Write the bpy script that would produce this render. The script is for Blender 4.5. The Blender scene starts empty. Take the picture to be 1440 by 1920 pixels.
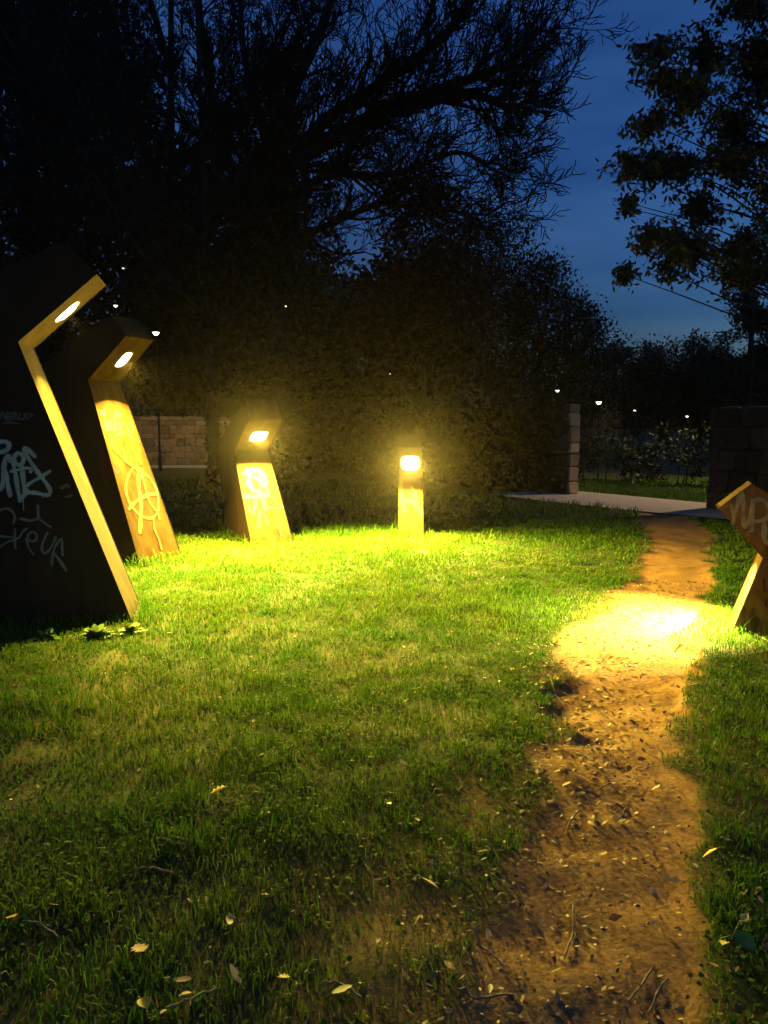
import bpy, bmesh, math, random
import numpy as np
from mathutils import Vector, Matrix

sc = bpy.context.scene
R = math.radians
rng = np.random.default_rng(7)
random.seed(7)

# ------------------------------------------------------------------ camera
cam_d = bpy.data.cameras.new('camera')
cam_d.sensor_fit = 'VERTICAL'
cam_d.sensor_height = 24.0
cam_d.lens = 24.0 * 1445.0 / 1920.0
cam_d.clip_end = 2000.0
cam = bpy.data.objects.new('camera', cam_d)
sc.collection.objects.link(cam)
cam.location = (0, 0, 1.5)
cam.rotation_euler = (R(90 - 6.318), 0, 0)
sc.camera = cam

# ------------------------------------------------------------------ sky (deep dusk)
SKY_STRENGTH = 2.45
w = bpy.data.worlds.new('World'); sc.world = w; w.use_nodes = True
nt = w.node_tree; nt.nodes.clear()
wo = nt.nodes.new('ShaderNodeOutputWorld'); bg = nt.nodes.new('ShaderNodeBackground')
sky = nt.nodes.new('ShaderNodeTexSky'); sky.sky_type = 'NISHITA'; sky.sun_disc = False
sky.sun_elevation = R(-2.5); sky.sun_rotation = R(100); sky.ozone_density = 3.0; sky.dust_density = 0.6
tc = nt.nodes.new('ShaderNodeTexCoord'); mp = nt.nodes.new('ShaderNodeMapping')
mp.inputs['Scale'].default_value = (1.6, 1.6, 9.0)
no = nt.nodes.new('ShaderNodeTexNoise'); no.inputs['Scale'].default_value = 2.2; no.inputs['Detail'].default_value = 5
rp = nt.nodes.new('ShaderNodeValToRGB'); rp.color_ramp.elements[0].position = .3; rp.color_ramp.elements[1].position = .75
rp.color_ramp.elements[0].color = (.22, .66, .86, 1); rp.color_ramp.elements[1].color = (.50, 1.08, 1.16, 1)
mx = nt.nodes.new('ShaderNodeMix'); mx.data_type = 'RGBA'; mx.blend_type = 'MULTIPLY'; mx.inputs[0].default_value = 1
nt.links.new(tc.outputs['Generated'], mp.inputs['Vector']); nt.links.new(mp.outputs[0], no.inputs['Vector'])
nt.links.new(no.outputs['Fac'], rp.inputs[0]); nt.links.new(sky.outputs[0], mx.inputs[6]); nt.links.new(rp.outputs[0], mx.inputs[7])
nt.links.new(mx.outputs[2], bg.inputs[0]); bg.inputs[1].default_value = SKY_STRENGTH
nt.links.new(bg.outputs[0], wo.inputs[0])

# the sun has set: only its last glow is left
sun_d = bpy.data.lights.new('sun', 'SUN'); sun_d.energy = 0.006; sun_d.angle = R(20); sun_d.color = (.6, .75, 1)
sun = bpy.data.objects.new('sun', sun_d); sc.collection.objects.link(sun); sun.rotation_euler = (R(80), 0, R(120))

vs = sc.view_settings; vs.view_transform = 'Standard'; vs.look = 'None'; vs.gamma = 1; vs.exposure = 0; vs.use_curve_mapping = False
sc.cycles.use_denoising = True; sc.cycles.use_adaptive_sampling = True; sc.cycles.adaptive_threshold = .06; sc.cycles.adaptive_min_samples = 12; sc.cycles.volume_bounces = 0
sc.cycles.max_bounces = 3; sc.cycles.diffuse_bounces = 2; sc.cycles.glossy_bounces = 2; sc.cycles.transmission_bounces = 3
sc.cycles.caustics_reflective = False; sc.cycles.caustics_refractive = False
LAMP_COL = (1.0, 0.75, 0.10)

# ------------------------------------------------------------------ helpers
def link(o, parent=None):
    sc.collection.objects.link(o)
    if parent is not None: o.parent = parent
    return o
def tag(o, label=None, cat=None, group=None, kind=None):
    if label: o['label'] = label
    if cat: o['category'] = cat
    if group: o['group'] = group
    if kind: o['kind'] = kind
    return o
def empty(name, loc, rz=0.0):
    o = bpy.data.objects.new(name, None); o.location = loc; o.rotation_euler = (0, 0, rz); o.empty_display_size = .2
    return link(o)
def mesh_obj(name, verts, faces, mat, parent=None, smooth=False):
    me = bpy.data.meshes.new(name); me.from_pydata([tuple(v) for v in verts], [], faces); me.update()
    if mat: me.materials.append(mat)
    if smooth: me.shade_smooth()
    return link(bpy.data.objects.new(name, me), parent)
def np_mesh(name, V, F, mat, col=None, smooth=False):
    """V (n,3), F (m,k) with constant k; col (n,) or (n,3) point colour"""
    me = bpy.data.meshes.new(name); n = len(V); m, k = F.shape
    me.vertices.add(n); me.vertices.foreach_set('co', np.ascontiguousarray(V, dtype=np.float32).ravel())
    me.loops.add(m * k); me.loops.foreach_set('vertex_index', np.ascontiguousarray(F, dtype=np.int32).ravel())
    me.polygons.add(m); me.polygons.foreach_set('loop_start', np.arange(0, m * k, k, dtype=np.int32))
    me.update(calc_edges=True)
    if col is not None:
        a = me.color_attributes.new('Col', 'FLOAT_COLOR', 'POINT')
        c = np.ones((n, 4), np.float32); c[:, :3] = col if col.ndim == 2 else col[:, None]
        a.data.foreach_set('color', c.ravel())
    if mat: me.materials.append(mat)
    if smooth: me.shade_smooth()
    return me
def np_obj(name, V, F, mat, parent=None, col=None, smooth=False):
    return link(bpy.data.objects.new(name, np_mesh(name, V, F, mat, col, smooth)), parent)
def box_geo(x0, x1, y0, y1, z0, z1):
    v = [(x, y, z) for z in (z0, z1) for y in (y0, y1) for x in (x0, x1)]
    f = [(0, 2, 3, 1), (4, 5, 7, 6), (0, 1, 5, 4), (2, 6, 7, 3), (0, 4, 6, 2), (1, 3, 7, 5)]
    return v, f
class Geo:
    def __init__(s): s.v = []; s.f = []
    def add(s, v, f):
        b = len(s.v); s.v += [tuple(p) for p in v]; s.f += [tuple(i + b for i in q) for q in f]; return s
    def lathe(s, prof, n=16, c=(0, 0, 0)):
        v = [(c[0] + r * math.cos(2 * math.pi * i / n), c[1] + r * math.sin(2 * math.pi * i / n), c[2] + z) for r, z in prof for i in range(n)]
        f = [(j * n + i, j * n + (i + 1) % n, (j + 1) * n + (i + 1) % n, (j + 1) * n + i) for j in range(len(prof) - 1) for i in range(n)]
        f += [tuple(range(n - 1, -1, -1)), tuple((len(prof) - 1) * n + i for i in range(n))]
        return s.add(v, f)
    def obj(s, name, mat, parent=None, smooth=False): return mesh_obj(name, s.v, s.f, mat, parent, smooth)

# ------------------------------------------------------------------ materials
def mat_new(name):
    m = bpy.data.materials.new(name); m.use_nodes = True; n = m.node_tree; n.nodes.clear()
    o = n.nodes.new('ShaderNodeOutputMaterial'); b = n.nodes.new('ShaderNodeBsdfPrincipled')
    n.links.new(b.outputs[0], o.inputs[0]); return m, n, b, o
def ramp(n, cols):
    r = n.nodes.new('ShaderNodeValToRGB'); e = r.color_ramp.elements
    while len(e) < len(cols): e.new(.5)
    for i, (p, c) in enumerate(cols): e[i].position = p; e[i].color = (*c, 1)
    return r
def noise_mat(name, cols, scale=5, detail=6, rough=.8, bump=.3, bscale=None, metal=0, dist=0.01, stretch=None, spec=.3):
    m, n, b, o = mat_new(name)
    t = n.nodes.new('ShaderNodeTexCoord'); src = t.outputs['Object']
    if stretch:
        mp = n.nodes.new('ShaderNodeMapping'); mp.inputs['Scale'].default_value = stretch; n.links.new(src, mp.inputs[0]); src = mp.outputs[0]
    a = n.nodes.new('ShaderNodeTexNoise'); a.inputs['Scale'].default_value = scale; a.inputs['Detail'].default_value = detail; a.inputs['Roughness'].default_value = .65
    n.links.new(src, a.inputs['Vector']); r = ramp(n, cols); n.links.new(a.outputs['Fac'], r.inputs[0]); n.links.new(r.outputs[0], b.inputs['Base Color'])
    b.inputs['Roughness'].default_value = rough; b.inputs['Metallic'].default_value = metal; b.inputs['Specular IOR Level'].default_value = spec
    if bump:
        c = n.nodes.new('ShaderNodeTexNoise'); c.inputs['Scale'].default_value = bscale or scale * 4; c.inputs['Detail'].default_value = 6
        n.links.new(t.outputs['Object'], c.inputs['Vector'])
        bp = n.nodes.new('ShaderNodeBump'); bp.inputs['Strength'].default_value = bump; bp.inputs['Distance'].default_value = dist
        n.links.new(c.outputs['Fac'], bp.inputs['Height']); n.links.new(bp.outputs[0], b.inputs['Normal'])
    return m
def plain(name, c, rough=.6, metal=0, var=.25):
    return noise_mat(name, [(.3, tuple(x * (1 - var) for x in c)), (.7, tuple(min(1, x * (1 + var)) for x in c))], scale=14, rough=rough, metal=metal, bump=.05)
def emit_mat(name, c, s):
    m = bpy.data.materials.new(name); m.use_nodes = True; n = m.node_tree; n.nodes.clear()
    o = n.nodes.new('ShaderNodeOutputMaterial'); e = n.nodes.new('ShaderNodeEmission'); e.inputs[0].default_value = (*c, 1); e.inputs[1].default_value = s
    n.links.new(e.outputs[0], o.inputs[0]); return m
def leaf_mat(name, tint=(1, 1, 1), rough=.5, trans=.35, spec=.3):
    m, n, b, o = mat_new(name)
    a = n.nodes.new('ShaderNodeAttribute'); a.attribute_name = 'Col'
    mx = n.nodes.new('ShaderNodeMix'); mx.data_type = 'RGBA'; mx.blend_type = 'MULTIPLY'; mx.inputs[0].default_value = 1; mx.inputs[7].default_value = (*tint, 1)
    n.links.new(a.outputs['Color'], mx.inputs[6]); n.links.new(mx.outputs[2], b.inputs['Base Color'])
    b.inputs['Roughness'].default_value = rough; b.inputs['Specular IOR Level'].default_value = spec
    if not trans: return m
    tr = n.nodes.new('ShaderNodeBsdfTranslucent'); n.links.new(mx.outputs[2], tr.inputs[0])
    ms = n.nodes.new('ShaderNodeMixShader'); ms.inputs[0].default_value = trans
    n.links.new(b.outputs[0], ms.inputs[1]); n.links.new(tr.outputs[0], ms.inputs[2]); n.links.new(ms.outputs[0], o.inputs[0])
    return m

M = {}
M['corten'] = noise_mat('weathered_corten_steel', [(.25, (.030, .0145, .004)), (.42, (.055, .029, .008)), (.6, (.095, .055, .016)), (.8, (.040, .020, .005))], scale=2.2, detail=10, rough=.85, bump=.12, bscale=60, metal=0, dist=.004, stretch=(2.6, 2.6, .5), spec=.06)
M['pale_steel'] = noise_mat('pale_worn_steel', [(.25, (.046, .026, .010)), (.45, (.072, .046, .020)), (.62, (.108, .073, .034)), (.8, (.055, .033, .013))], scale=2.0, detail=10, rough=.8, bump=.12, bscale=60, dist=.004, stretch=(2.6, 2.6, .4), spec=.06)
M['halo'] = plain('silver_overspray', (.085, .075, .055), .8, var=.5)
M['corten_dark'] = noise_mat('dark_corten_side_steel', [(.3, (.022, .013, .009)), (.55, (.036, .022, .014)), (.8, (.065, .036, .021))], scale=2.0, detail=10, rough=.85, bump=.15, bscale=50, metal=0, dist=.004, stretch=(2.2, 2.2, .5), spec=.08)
M['lit_rust_side'] = noise_mat('lit_rusty_side_steel', [(.3, (.07, .035, .012)), (.5, (.14, .075, .027)), (.75, (.20, .115, .04))], scale=2.4, detail=10, rough=.85, bump=.15, bscale=50, dist=.004, stretch=(2.2, 2.2, .5), spec=.08)  # rust brown brightened: the lit look of these plates is put into the colour
M['silver'] = plain('silver_spray_paint', (.52, .46, .33), .5)
M['faint'] = plain('faded_grey_marker', (.21, .18, .13), .6)
M['ghost'] = plain('worn_grey_marker', (.11, .095, .07), .7)
M['pale'] = plain('pale_yellow_paint_and_glint', (.20, .155, .06), .6)
M['cream'] = plain('cream_paint_blotch', (.14, .10, .035), .65, var=.4)
M['yellow'] = plain('yellow_paint_marker', (.125, .078, .012), .65)
M['red'] = plain('dark_red_paint', (.07, .004, .003), .5)
M['stain'] = plain('dark_rust_run', (.045, .018, .01), .5)
M['black'] = plain('black_marker', (.03, .028, .025), .6)
M['lens'] = emit_mat('lamp_lens_glow', (1, .86, .50), 14)
M['lens_far'] = emit_mat('far_lamp_glow', (1, .88, .62), 5)
M['frame'] = plain('lamp_frame_metal', (.22, .19, .14), .4, .6)
M['pole'] = plain('dark_pole_paint', (.018, .02, .02), .6, 0)
M['bark'] = noise_mat('dark_bark', [(.3, (.016, .012, .009)), (.7, (.04, .03, .022))], scale=6, rough=.9, bump=.6, bscale=14, dist=.03, stretch=(1, 1, .25))
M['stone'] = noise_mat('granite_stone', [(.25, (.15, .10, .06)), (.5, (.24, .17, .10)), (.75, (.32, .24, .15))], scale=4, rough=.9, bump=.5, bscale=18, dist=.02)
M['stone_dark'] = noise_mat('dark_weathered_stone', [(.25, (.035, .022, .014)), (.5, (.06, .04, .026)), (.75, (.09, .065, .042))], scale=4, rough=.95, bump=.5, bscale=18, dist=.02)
M['mortar'] = noise_mat('earth_mortar', [(.3, (.06, .045, .03)), (.7, (.12, .09, .06))], scale=9, rough=.95, bump=.5)
M['gravel'] = noise_mat('pale_gravel', [(.3, (.28, .23, .17)), (.5, (.36, .31, .23)), (.7, (.44, .38, .29))], scale=40, detail=8, rough=.95, bump=.5, bscale=110, dist=.01)
M['grass'] = leaf_mat('grass_blades', trans=.3, rough=.6, spec=.07)
M['clover'] = leaf_mat('clover_leaves', trans=.25, rough=.8, spec=.05)
M['leaf'] = leaf_mat('tree_leaves', trans=0, rough=.55, spec=.2)
M['dry'] = leaf_mat('fallen_leaf_skin', trans=.2, rough=.6)
M['twig'] = noise_mat('dry_twig_bark', [(.3, (.16, .11, .07)), (.7, (.32, .24, .16))], scale=20, rough=.9, bump=.3)

def vary_by_object(m, lo, hi):
    n = m.node_tree; b = next(x for x in n.nodes if x.type == 'BSDF_PRINCIPLED'); src = b.inputs['Base Color'].links[0].from_socket
    oi = n.nodes.new('ShaderNodeObjectInfo'); mr = n.nodes.new('ShaderNodeMapRange'); mr.inputs['To Min'].default_value = lo; mr.inputs['To Max'].default_value = hi
    n.links.new(oi.outputs['Random'], mr.inputs['Value']); mx = n.nodes.new('ShaderNodeMix'); mx.data_type = 'RGBA'; mx.blend_type = 'MULTIPLY'; mx.inputs[0].default_value = 1
    n.links.new(src, mx.inputs[6]); n.links.new(mr.outputs[0], mx.inputs[7]); n.links.new(mx.outputs[2], b.inputs['Base Color'])
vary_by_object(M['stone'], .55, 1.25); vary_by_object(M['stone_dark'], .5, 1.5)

# ------------------------------------------------------------------ the lay of the land
PY = np.array([-300, 1.2, 1.79, 2.27, 2.97, 4.22, 5.06, 5.61, 6.48, 7.67, 10.8, 13.13, 13.9, 400])
PL = np.array([-.3, -.02, .11, .35, .63, 1.0, 1.20, 1.42, 1.92, 2.58, 3.66, 4.39, 4.62, 4.62])
PR = np.array([.4, .66, .77, .96, 1.21, 1.68, 2.04, 2.30, 2.72, 3.29, 4.64, 5.30, 4.62, 4.62])
def vnoise(x, y, s, seed=0):
    """cheap smooth value noise on a lattice, 0..1"""
    x = np.asarray(x, float) * s + 1000 + seed * 17.3; y = np.asarray(y, float) * s + 1000 + seed * 31.7
    xi = np.floor(x).astype(np.int64); yi = np.floor(y).astype(np.int64); fx = x - xi; fy = y - yi
    fx = fx * fx * (3 - 2 * fx); fy = fy * fy * (3 - 2 * fy)
    def h(a, b):
        n = (a * 374761393 + b * 668265263 + seed * 974711) & 0xffffffff
        n = ((n ^ (n >> 13)) * 1274126177) & 0xffffffff
        return ((n ^ (n >> 16)) & 0xffff) / 65535.0
    return (h(xi, yi) * (1 - fx) + h(xi + 1, yi) * fx) * (1 - fy) + (h(xi, yi + 1) * (1 - fx) + h(xi + 1, yi + 1) * fx) * fy
def path_mask(x, y):
    """1 on the trodden earth, 0 on the lawn, ragged in between"""
    x = np.asarray(x, float); y = np.asarray(y, float)
    l = np.interp(y, PY, PL); r = np.interp(y, PY, PR); wob = (vnoise(x, y, 3.1, 1) - .5) * .24 + (vnoise(x, y, 9, 2) - .5) * .12
    d = np.minimum(x - l, r - x) + wob * np.clip((y) / 3, .6, 1.3)
    return np.clip(d / .07 + .5, 0, 1) * (y < 13.8)
def height(x, y):
    x = np.asarray(x, float); y = np.asarray(y, float)
    near = np.exp(-((x / 14) ** 2 + ((y - 6) / 14) ** 2))
    h = (vnoise(x, y, .9, 3) - .5) * .07 * near + (vnoise(x, y, 4.5, 4) - .5) * .022 * near
    m = path_mask(x, y)
    h = h - m * .010 - m * np.clip(1 - np.abs(y - 4.5) / 1.1, 0, 1) * .055 + m * ((vnoise(x, y, 14, 5) - .5) * .012 + (vnoise(x, y, 5, 6) - .5) * .022) * np.clip((14 - y) / 10, 0, 1)
    # hoof and shoe prints in the softer middle of the path
    h = h - m * np.clip(vnoise(x, y, 11, 12) - .62, 0, 1) * .10 * np.exp(-((y - 3.4) / .6) ** 2)
    hill = np.clip((y - 33) / 40, 0, 1); hill = hill * hill * (3 - 2 * hill) * 6 * np.clip((12 - x) / 14, 0, 1)
    return h + hill
def ground_z(x, y): return float(height(np.array([x]), np.array([y]))[0])

# ------------------------------------------------------------------ ground: lawn + dirt path from one grid
def axis(dense0, dense1, step, lo, hi):
    a = list(np.arange(dense0, dense1, step)); s = step
    b = []; x = dense0
    while x > lo: s *= 1.22; x -= s; b.append(max(x, lo))
    s = step; c = []; x = a[-1]
    while x < hi: s *= 1.22; x += s; c.append(min(x, hi))
    return np.array(b[::-1] + a + c)
gx = axis(-4.0, 5.2, .045, -320, 320); gy = axis(1.0, 12.0, .045, -320, 420)
X, Y = np.meshgrid(gx, gy); Z = height(X, Y)
V = np.stack([X.ravel(), Y.ravel(), Z.ravel()], 1)
nx, ny = len(gx), len(gy)
ii, jj = np.meshgrid(np.arange(nx - 1), np.arange(ny - 1)); q = (jj * nx + ii).ravel()
F = np.stack([q, q + 1, q + nx + 1, q + nx], 1)
cen = V[F].mean(1); pm = path_mask(cen[:, 0], cen[:, 1]) > .5
pm &= (cen[:, 1] > -20)
def sub(V, F):
    u, inv = np.unique(F, return_inverse=True); return V[u], inv.reshape(F.shape)
def soil_mat(name, soil, clay):
    """damp lawn soil that turns to trodden clay where the turf is worn off (Col = how worn)"""
    m, n, b, o = mat_new(name)
    t = n.nodes.new('ShaderNodeTexCoord'); a = n.nodes.new('ShaderNodeTexNoise'); a.inputs['Scale'].default_value = 2.3; a.inputs['Detail'].default_value = 10; a.inputs['Roughness'].default_value = .7
    n.links.new(t.outputs['Object'], a.inputs['Vector']); r = ramp(n, soil); n.links.new(a.outputs['Fac'], r.inputs[0]); r3 = ramp(n, clay); n.links.new(a.outputs['Fac'], r3.inputs[0])
    at_ = n.nodes.new('ShaderNodeAttribute'); at_.attribute_name = 'Col'
    mm = n.nodes.new('ShaderNodeMix'); mm.data_type = 'RGBA'; n.links.new(at_.outputs['Fac'], mm.inputs[0]); n.links.new(r.outputs[0], mm.inputs[6]); n.links.new(r3.outputs[0], mm.inputs[7])
    s = n.nodes.new('ShaderNodeTexNoise'); s.inputs['Scale'].default_value = 55; s.inputs['Detail'].default_value = 4; n.links.new(t.outputs['Object'], s.inputs['Vector'])
    r2 = ramp(n, [(.35, (.62, .58, .52)), (.6, (1, 1, 1))]); n.links.new(s.outputs['Fac'], r2.inputs[0])
    mx = n.nodes.new('ShaderNodeMix'); mx.data_type = 'RGBA'; mx.blend_type = 'MULTIPLY'; mx.inputs[0].default_value = 1
    n.links.new(mm.outputs[2], mx.inputs[6]); n.links.new(r2.outputs[0], mx.inputs[7]); n.links.new(mx.outputs[2], b.inputs['Base Color'])
    b.inputs['Roughness'].default_value = .9; b.inputs['Specular IOR Level'].default_value = .15
    c = n.nodes.new('ShaderNodeTexNoise'); c.inputs['Scale'].default_value = 38; c.inputs['Detail'].default_value = 8; c.inputs['Roughness'].default_value = .7; n.links.new(t.outputs['Object'], c.inputs['Vector'])
    bp = n.nodes.new('ShaderNodeBump'); bp.inputs['Strength'].default_value = .6; bp.inputs['Distance'].default_value = .009
    n.links.new(c.outputs['Fac'], bp.inputs['Height']); n.links.new(bp.outputs[0], b.inputs['Normal'])
    return m
def worn(x, y):
    """bare, leaf-strewn spots in the turf"""
    w_ = np.clip((vnoise(x, y, 1.9, 21) - .68) * 4, 0, 1) * np.clip((7 - y) / 3, .05, 1) * .4
    w_ = np.maximum(w_, np.exp(-(((x - .05) / .30) ** 2 + ((y - 2.25) / .28) ** 2)) * 1.1)
    w_ = np.maximum(w_, np.exp(-(((x - .05) / .35) ** 2 + ((y - 1.85) / .14) ** 2)))
    w_ = np.maximum(w_, np.exp(-(((x - .36) / .20) ** 2 + ((y - 2.9) / .28) ** 2)) * .9)
    l = np.interp(y, PY, PL); r = np.interp(y, PY, PR); edge = np.maximum(l - x, x - r)       # turf thins out towards the path
    w_ = np.maximum(w_, np.clip(1 - edge / (.04 + .2 * vnoise(x, y, 2.3, 26)), 0, 1) * .7 * (y < 12))
    return np.clip(w_, 0, 1)
wear = np.clip(path_mask(V[:, 0], V[:, 1]) + worn(V[:, 0], V[:, 1]) * .4 * (V[:, 1] < 13), 0, 1) * (V[:, 1] > -20)
wear = np.clip(wear + (vnoise(V[:, 0], V[:, 1], 16, 27) - .5) * .5 * (wear > .02) * (wear < .98), 0, 1)
V = np.concatenate([V, wear[:, None]], 1)
M['soil'] = soil_mat('lawn_soil_and_clay', [(.3, (.045, .045, .014)), (.5, (.05, .065, .014)), (.7, (.045, .08, .012))], [(.3, (.24, .122, .038)), (.5, (.32, .168, .054)), (.72, (.38, .21, .074))])
M['dirt'] = M['soil']
v, f = sub(V, F[~pm]); tag(np_obj('lawn', v[:, :3], f, M['soil'], None, v[:, 3], True), kind='structure')
v, f = sub(V, F[pm]); tag(np_obj('dirt_path', v[:, :3], f, M['dirt'], None, v[:, 3], True), kind='structure')

# gravel walk that passes through the gap in the wall
gp = [(2.3, 16.9), (4.4, 13.75), (6.2, 11.6), (9.5, 7.6), (11.2, 8.9), (8.0, 12.6), (6.2, 14.9), (4.1, 18.4)]
g = Geo(); n_ = len(gp); half = n_ // 2
g.v = [(x, y, ground_z(x, y) + .022) for x, y in gp]
g.f = [(i, n_ - 1 - i, n_ - 2 - i, i + 1) for i in range(half - 1)]
tag(g.obj('gravel_path', M['gravel']), kind='structure')
# paved walk by the far wall on the left
tag(mesh_obj('paved_path', [(-13, 27.7, .024), (-4.5, 27.7, .024), (-4.5, 29.9, .024), (-13, 29.9, .024)], [(0, 1, 2, 3)], M['gravel']), kind='structure')

# ------------------------------------------------------------------ light monoliths
def catmull(pts, sub=5):
    p = [np.array(q, float) for q in pts]
    if len(p) < 3:
        return [p[0] + (p[-1] - p[0]) * i / sub for i in range(sub + 1)]
    o = []; e = [2 * p[0] - p[1]] + p + [2 * p[-1] - p[-2]]
    for i in range(1, len(e) - 2):
        a, b, c, d = e[i - 1:i + 3]
        for k in range(sub):
            t = k / sub
            o.append(.5 * ((2 * b) + (c - a) * t + (2 * a - 5 * b + 4 * c - d) * t * t + (3 * b - a - 3 * c + d) * t ** 3))
    o.append(p[-1]); return o
def ribbons(strokes, place, lift0=.0007):
    """flat painted strokes with round ends; place(u, v, lift) -> local point"""
    V_, F_ = [], []; lift = lift0
    for wd, pl in strokes:
        c = catmull(pl); h = wd / 2; n = len(c); jit = random.Random(len(V_))
        d = [c[min(i + 1, n - 1)] - c[max(i - 1, 0)] for i in range(n)]
        d = [q / (np.linalg.norm(q) + 1e-9) for q in d]; b0 = len(V_)
        L, Rr = [], []
        ph = jit.uniform(0, 6); prof = [h * (1 + .16 * math.sin(ph + i * .7) + jit.uniform(-.06, .06)) for i in range(n)]
        row = []
        for k in (-2, -1):   # round start
            a = k * -30 - 0
            row.append((c[0] - d[0] * h * math.sin(R(80 if k == -2 else 45)), d[0], h * math.cos(R(80 if k == -2 else 45))))
        for i in range(n): row.append((c[i], d[i], prof[i]))
        for an in (45, 80): row.append((c[-1] + d[-1] * h * math.sin(R(an)), d[-1], h * math.cos(R(an))))
        for i, (p, t, hh) in enumerate(row):
            l = lift + i * 2e-6
            V_.append(place(p[0] - t[1] * hh, p[1] + t[0] * hh, l)); V_.append(place(p[0] + t[1] * hh, p[1] - t[0] * hh, l))
        for i in range(len(row) - 1): F_.append((b0 + 2 * i, b0 + 2 * i + 1, b0 + 2 * i + 3, b0 + 2 * i + 2))
        lift += .00016
    return V_, F_

LAMP_POWER = 4.0
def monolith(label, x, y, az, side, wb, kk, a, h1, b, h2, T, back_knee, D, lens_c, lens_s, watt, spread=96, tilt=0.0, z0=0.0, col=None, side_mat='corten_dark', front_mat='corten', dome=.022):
    root = empty('light_monolith', (x, y, z0), R(az)); tag(root, label, 'light monolith', 'angled steel lights around the lawn')
    ad = np.array([b + a, h2 - h1]); AL = np.linalg.norm(ad); ad /= AL; perp = np.array([-ad[1], ad[0]])
    top = np.array([b, h2]) + perp * T
    O = [np.array(q, float) for q in ((a * .15 / h1, -.15), (-a, h1), (b, h2), top, back_knee, (-D, -.15))]
    W = lambda z: wb - kk * z
    def P(f, l, z): return (f, l * side, z)
    th = .008
    n = len(O)
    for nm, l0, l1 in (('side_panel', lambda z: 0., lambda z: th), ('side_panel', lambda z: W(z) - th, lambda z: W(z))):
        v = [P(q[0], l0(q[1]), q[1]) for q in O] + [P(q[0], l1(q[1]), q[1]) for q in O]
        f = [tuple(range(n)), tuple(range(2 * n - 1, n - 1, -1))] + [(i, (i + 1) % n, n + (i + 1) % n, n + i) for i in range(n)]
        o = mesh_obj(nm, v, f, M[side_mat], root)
    cx = sum(q[0] for q in O) / n; cz = sum(q[1] for q in O) / n
    def edge_panel(nm, i, hole=None):
        p, q = O[i], O[(i + 1) % n]; d = (q - p) / np.linalg.norm(q - p); L = np.linalg.norm(q - p)
        inw = np.array([-d[1], d[0]]) if i not in () else None
        # outline runs front base -> knee -> tip -> top -> back: the inside lies to the left of travel
        if ORI < 0: inw = -inw
        s = .003; e = .004
        def Q(t, lf, dep):   # t along the edge, lf 0..1 across the width, dep inwards
            z_ = (p + d * t)[1]; l = th + lf * (W(z_) - 2 * th); g_ = p + d * t + inw * (s + dep)
            return P(g_[0], l, g_[1])
        if hole is None:
            v = [Q(t, lf, dp) for dp in (0, .006) for t in (-e, L + e) for lf in (0, 1)]
            f = [(0, 1, 3, 2), (4, 6, 7, 5), (0, 4, 5, 1), (2, 3, 7, 6), (0, 2, 6, 4), (1, 5, 7, 3)]
            mesh_obj(nm, v, f, M[front_mat], root); return
        # panel with a rounded slot for the lamp
        (lc, dc), (lw, ld), depth = hole
        NS = 24; ring = []
        for k in range(NS):
            an = 2 * math.pi * k / NS; c_, s_ = math.cos(an), math.sin(an); pw = .55
            ring.append((lc + math.copysign(abs(c_) ** pw, c_) * lw / 2, dc + math.copysign(abs(s_) ** pw, s_) * ld / 2))
        def A(l, t, dep):
            g_ = p + d * t + inw * (s + dep); return P(g_[0], l, g_[1])
        def border(l, t):   # push the ring point out to the panel border
            w0 = th; z_ = (p + d * t)[1]
            return l, t
        outer = []
        for l, t in ring:
            vx, vy = l - lc, t - dc; sc_ = 1e9
            w1 = W((p + d * t)[1]) - th
            for lim, c0, vv in ((w1 if vx > 0 else th, lc, vx), (L + e if vy > 0 else -e, dc, vy)):
                if abs(vv) > 1e-6: sc_ = min(sc_, (lim - c0) / vv)
            outer.append((lc + vx * sc_, dc + vy * sc_))
        # snap the nearest outer points to the four corners
        wA, wB = W(p[1]) - th, W(q[1]) - th
        for cl, ct in ((th, -e), (wA, -e), (wB, L + e), (th, L + e)):
            k = min(range(NS), key=lambda i_: (outer[i_][0] - cl) ** 2 + (outer[i_][1] - ct) ** 2); outer[k] = (cl, ct)
        v = [A(l, t, 0) for l, t in outer] + [A(l, t, 0) for l, t in ring] + [A(l, t, depth) for l, t in ring]
        f = [(k, (k + 1) % NS, NS + (k + 1) % NS, NS + k) for k in range(NS)] + [(NS + k, NS + (k + 1) % NS, 2 * NS + (k + 1) % NS, 2 * NS + k) for k in range(NS)]
        mesh_obj(nm, v, f, M['corten'], root)
        grow = lambda l, t, gm: (lc + (l - lc) * (1 + gm / lw * 2), dc + (t - dc) * (1 + gm / ld * 2))
        v = [A(*r_, -.001) for r_ in ring] + [A(*r_, -.005) for r_ in ring] + [A(*grow(*r_, .010), -.005) for r_ in ring] + [A(*grow(*r_, .010), -.001) for r_ in ring]
        f = [(j * NS + k, j * NS + (k + 1) % NS, (j + 1) * NS + (k + 1) % NS, (j + 1) * NS + k) for j in range(3) for k in range(NS)]
        mesh_obj('lamp_frame', v, f, M['frame'], root)
        v = [A(lc, dc, -dome)] + [A(lc + (l - lc) * .62, dc + (t - dc) * .62, -dome * .78) for l, t in ring] + [A(l, t, depth - .001) for l, t in ring]
        f = [(0, 1 + k, 1 + (k + 1) % NS) for k in range(NS)] + [(1 + k, 1 + NS + k, 1 + NS + (k + 1) % NS, 1 + (k + 1) % NS) for k in range(NS)]
        mesh_obj('lamp_lens', v, f, M['lens'], root)
        ld_ = bpy.data.lights.new('lamp_light', 'AREA'); ld_.shape = 'ELLIPSE'; ld_.size = .022; ld_.size_y = .022; ld_.energy = watt * LAMP_POWER; ld_.color = col or LAMP_COL; ld_.spread = R(spread)
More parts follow.
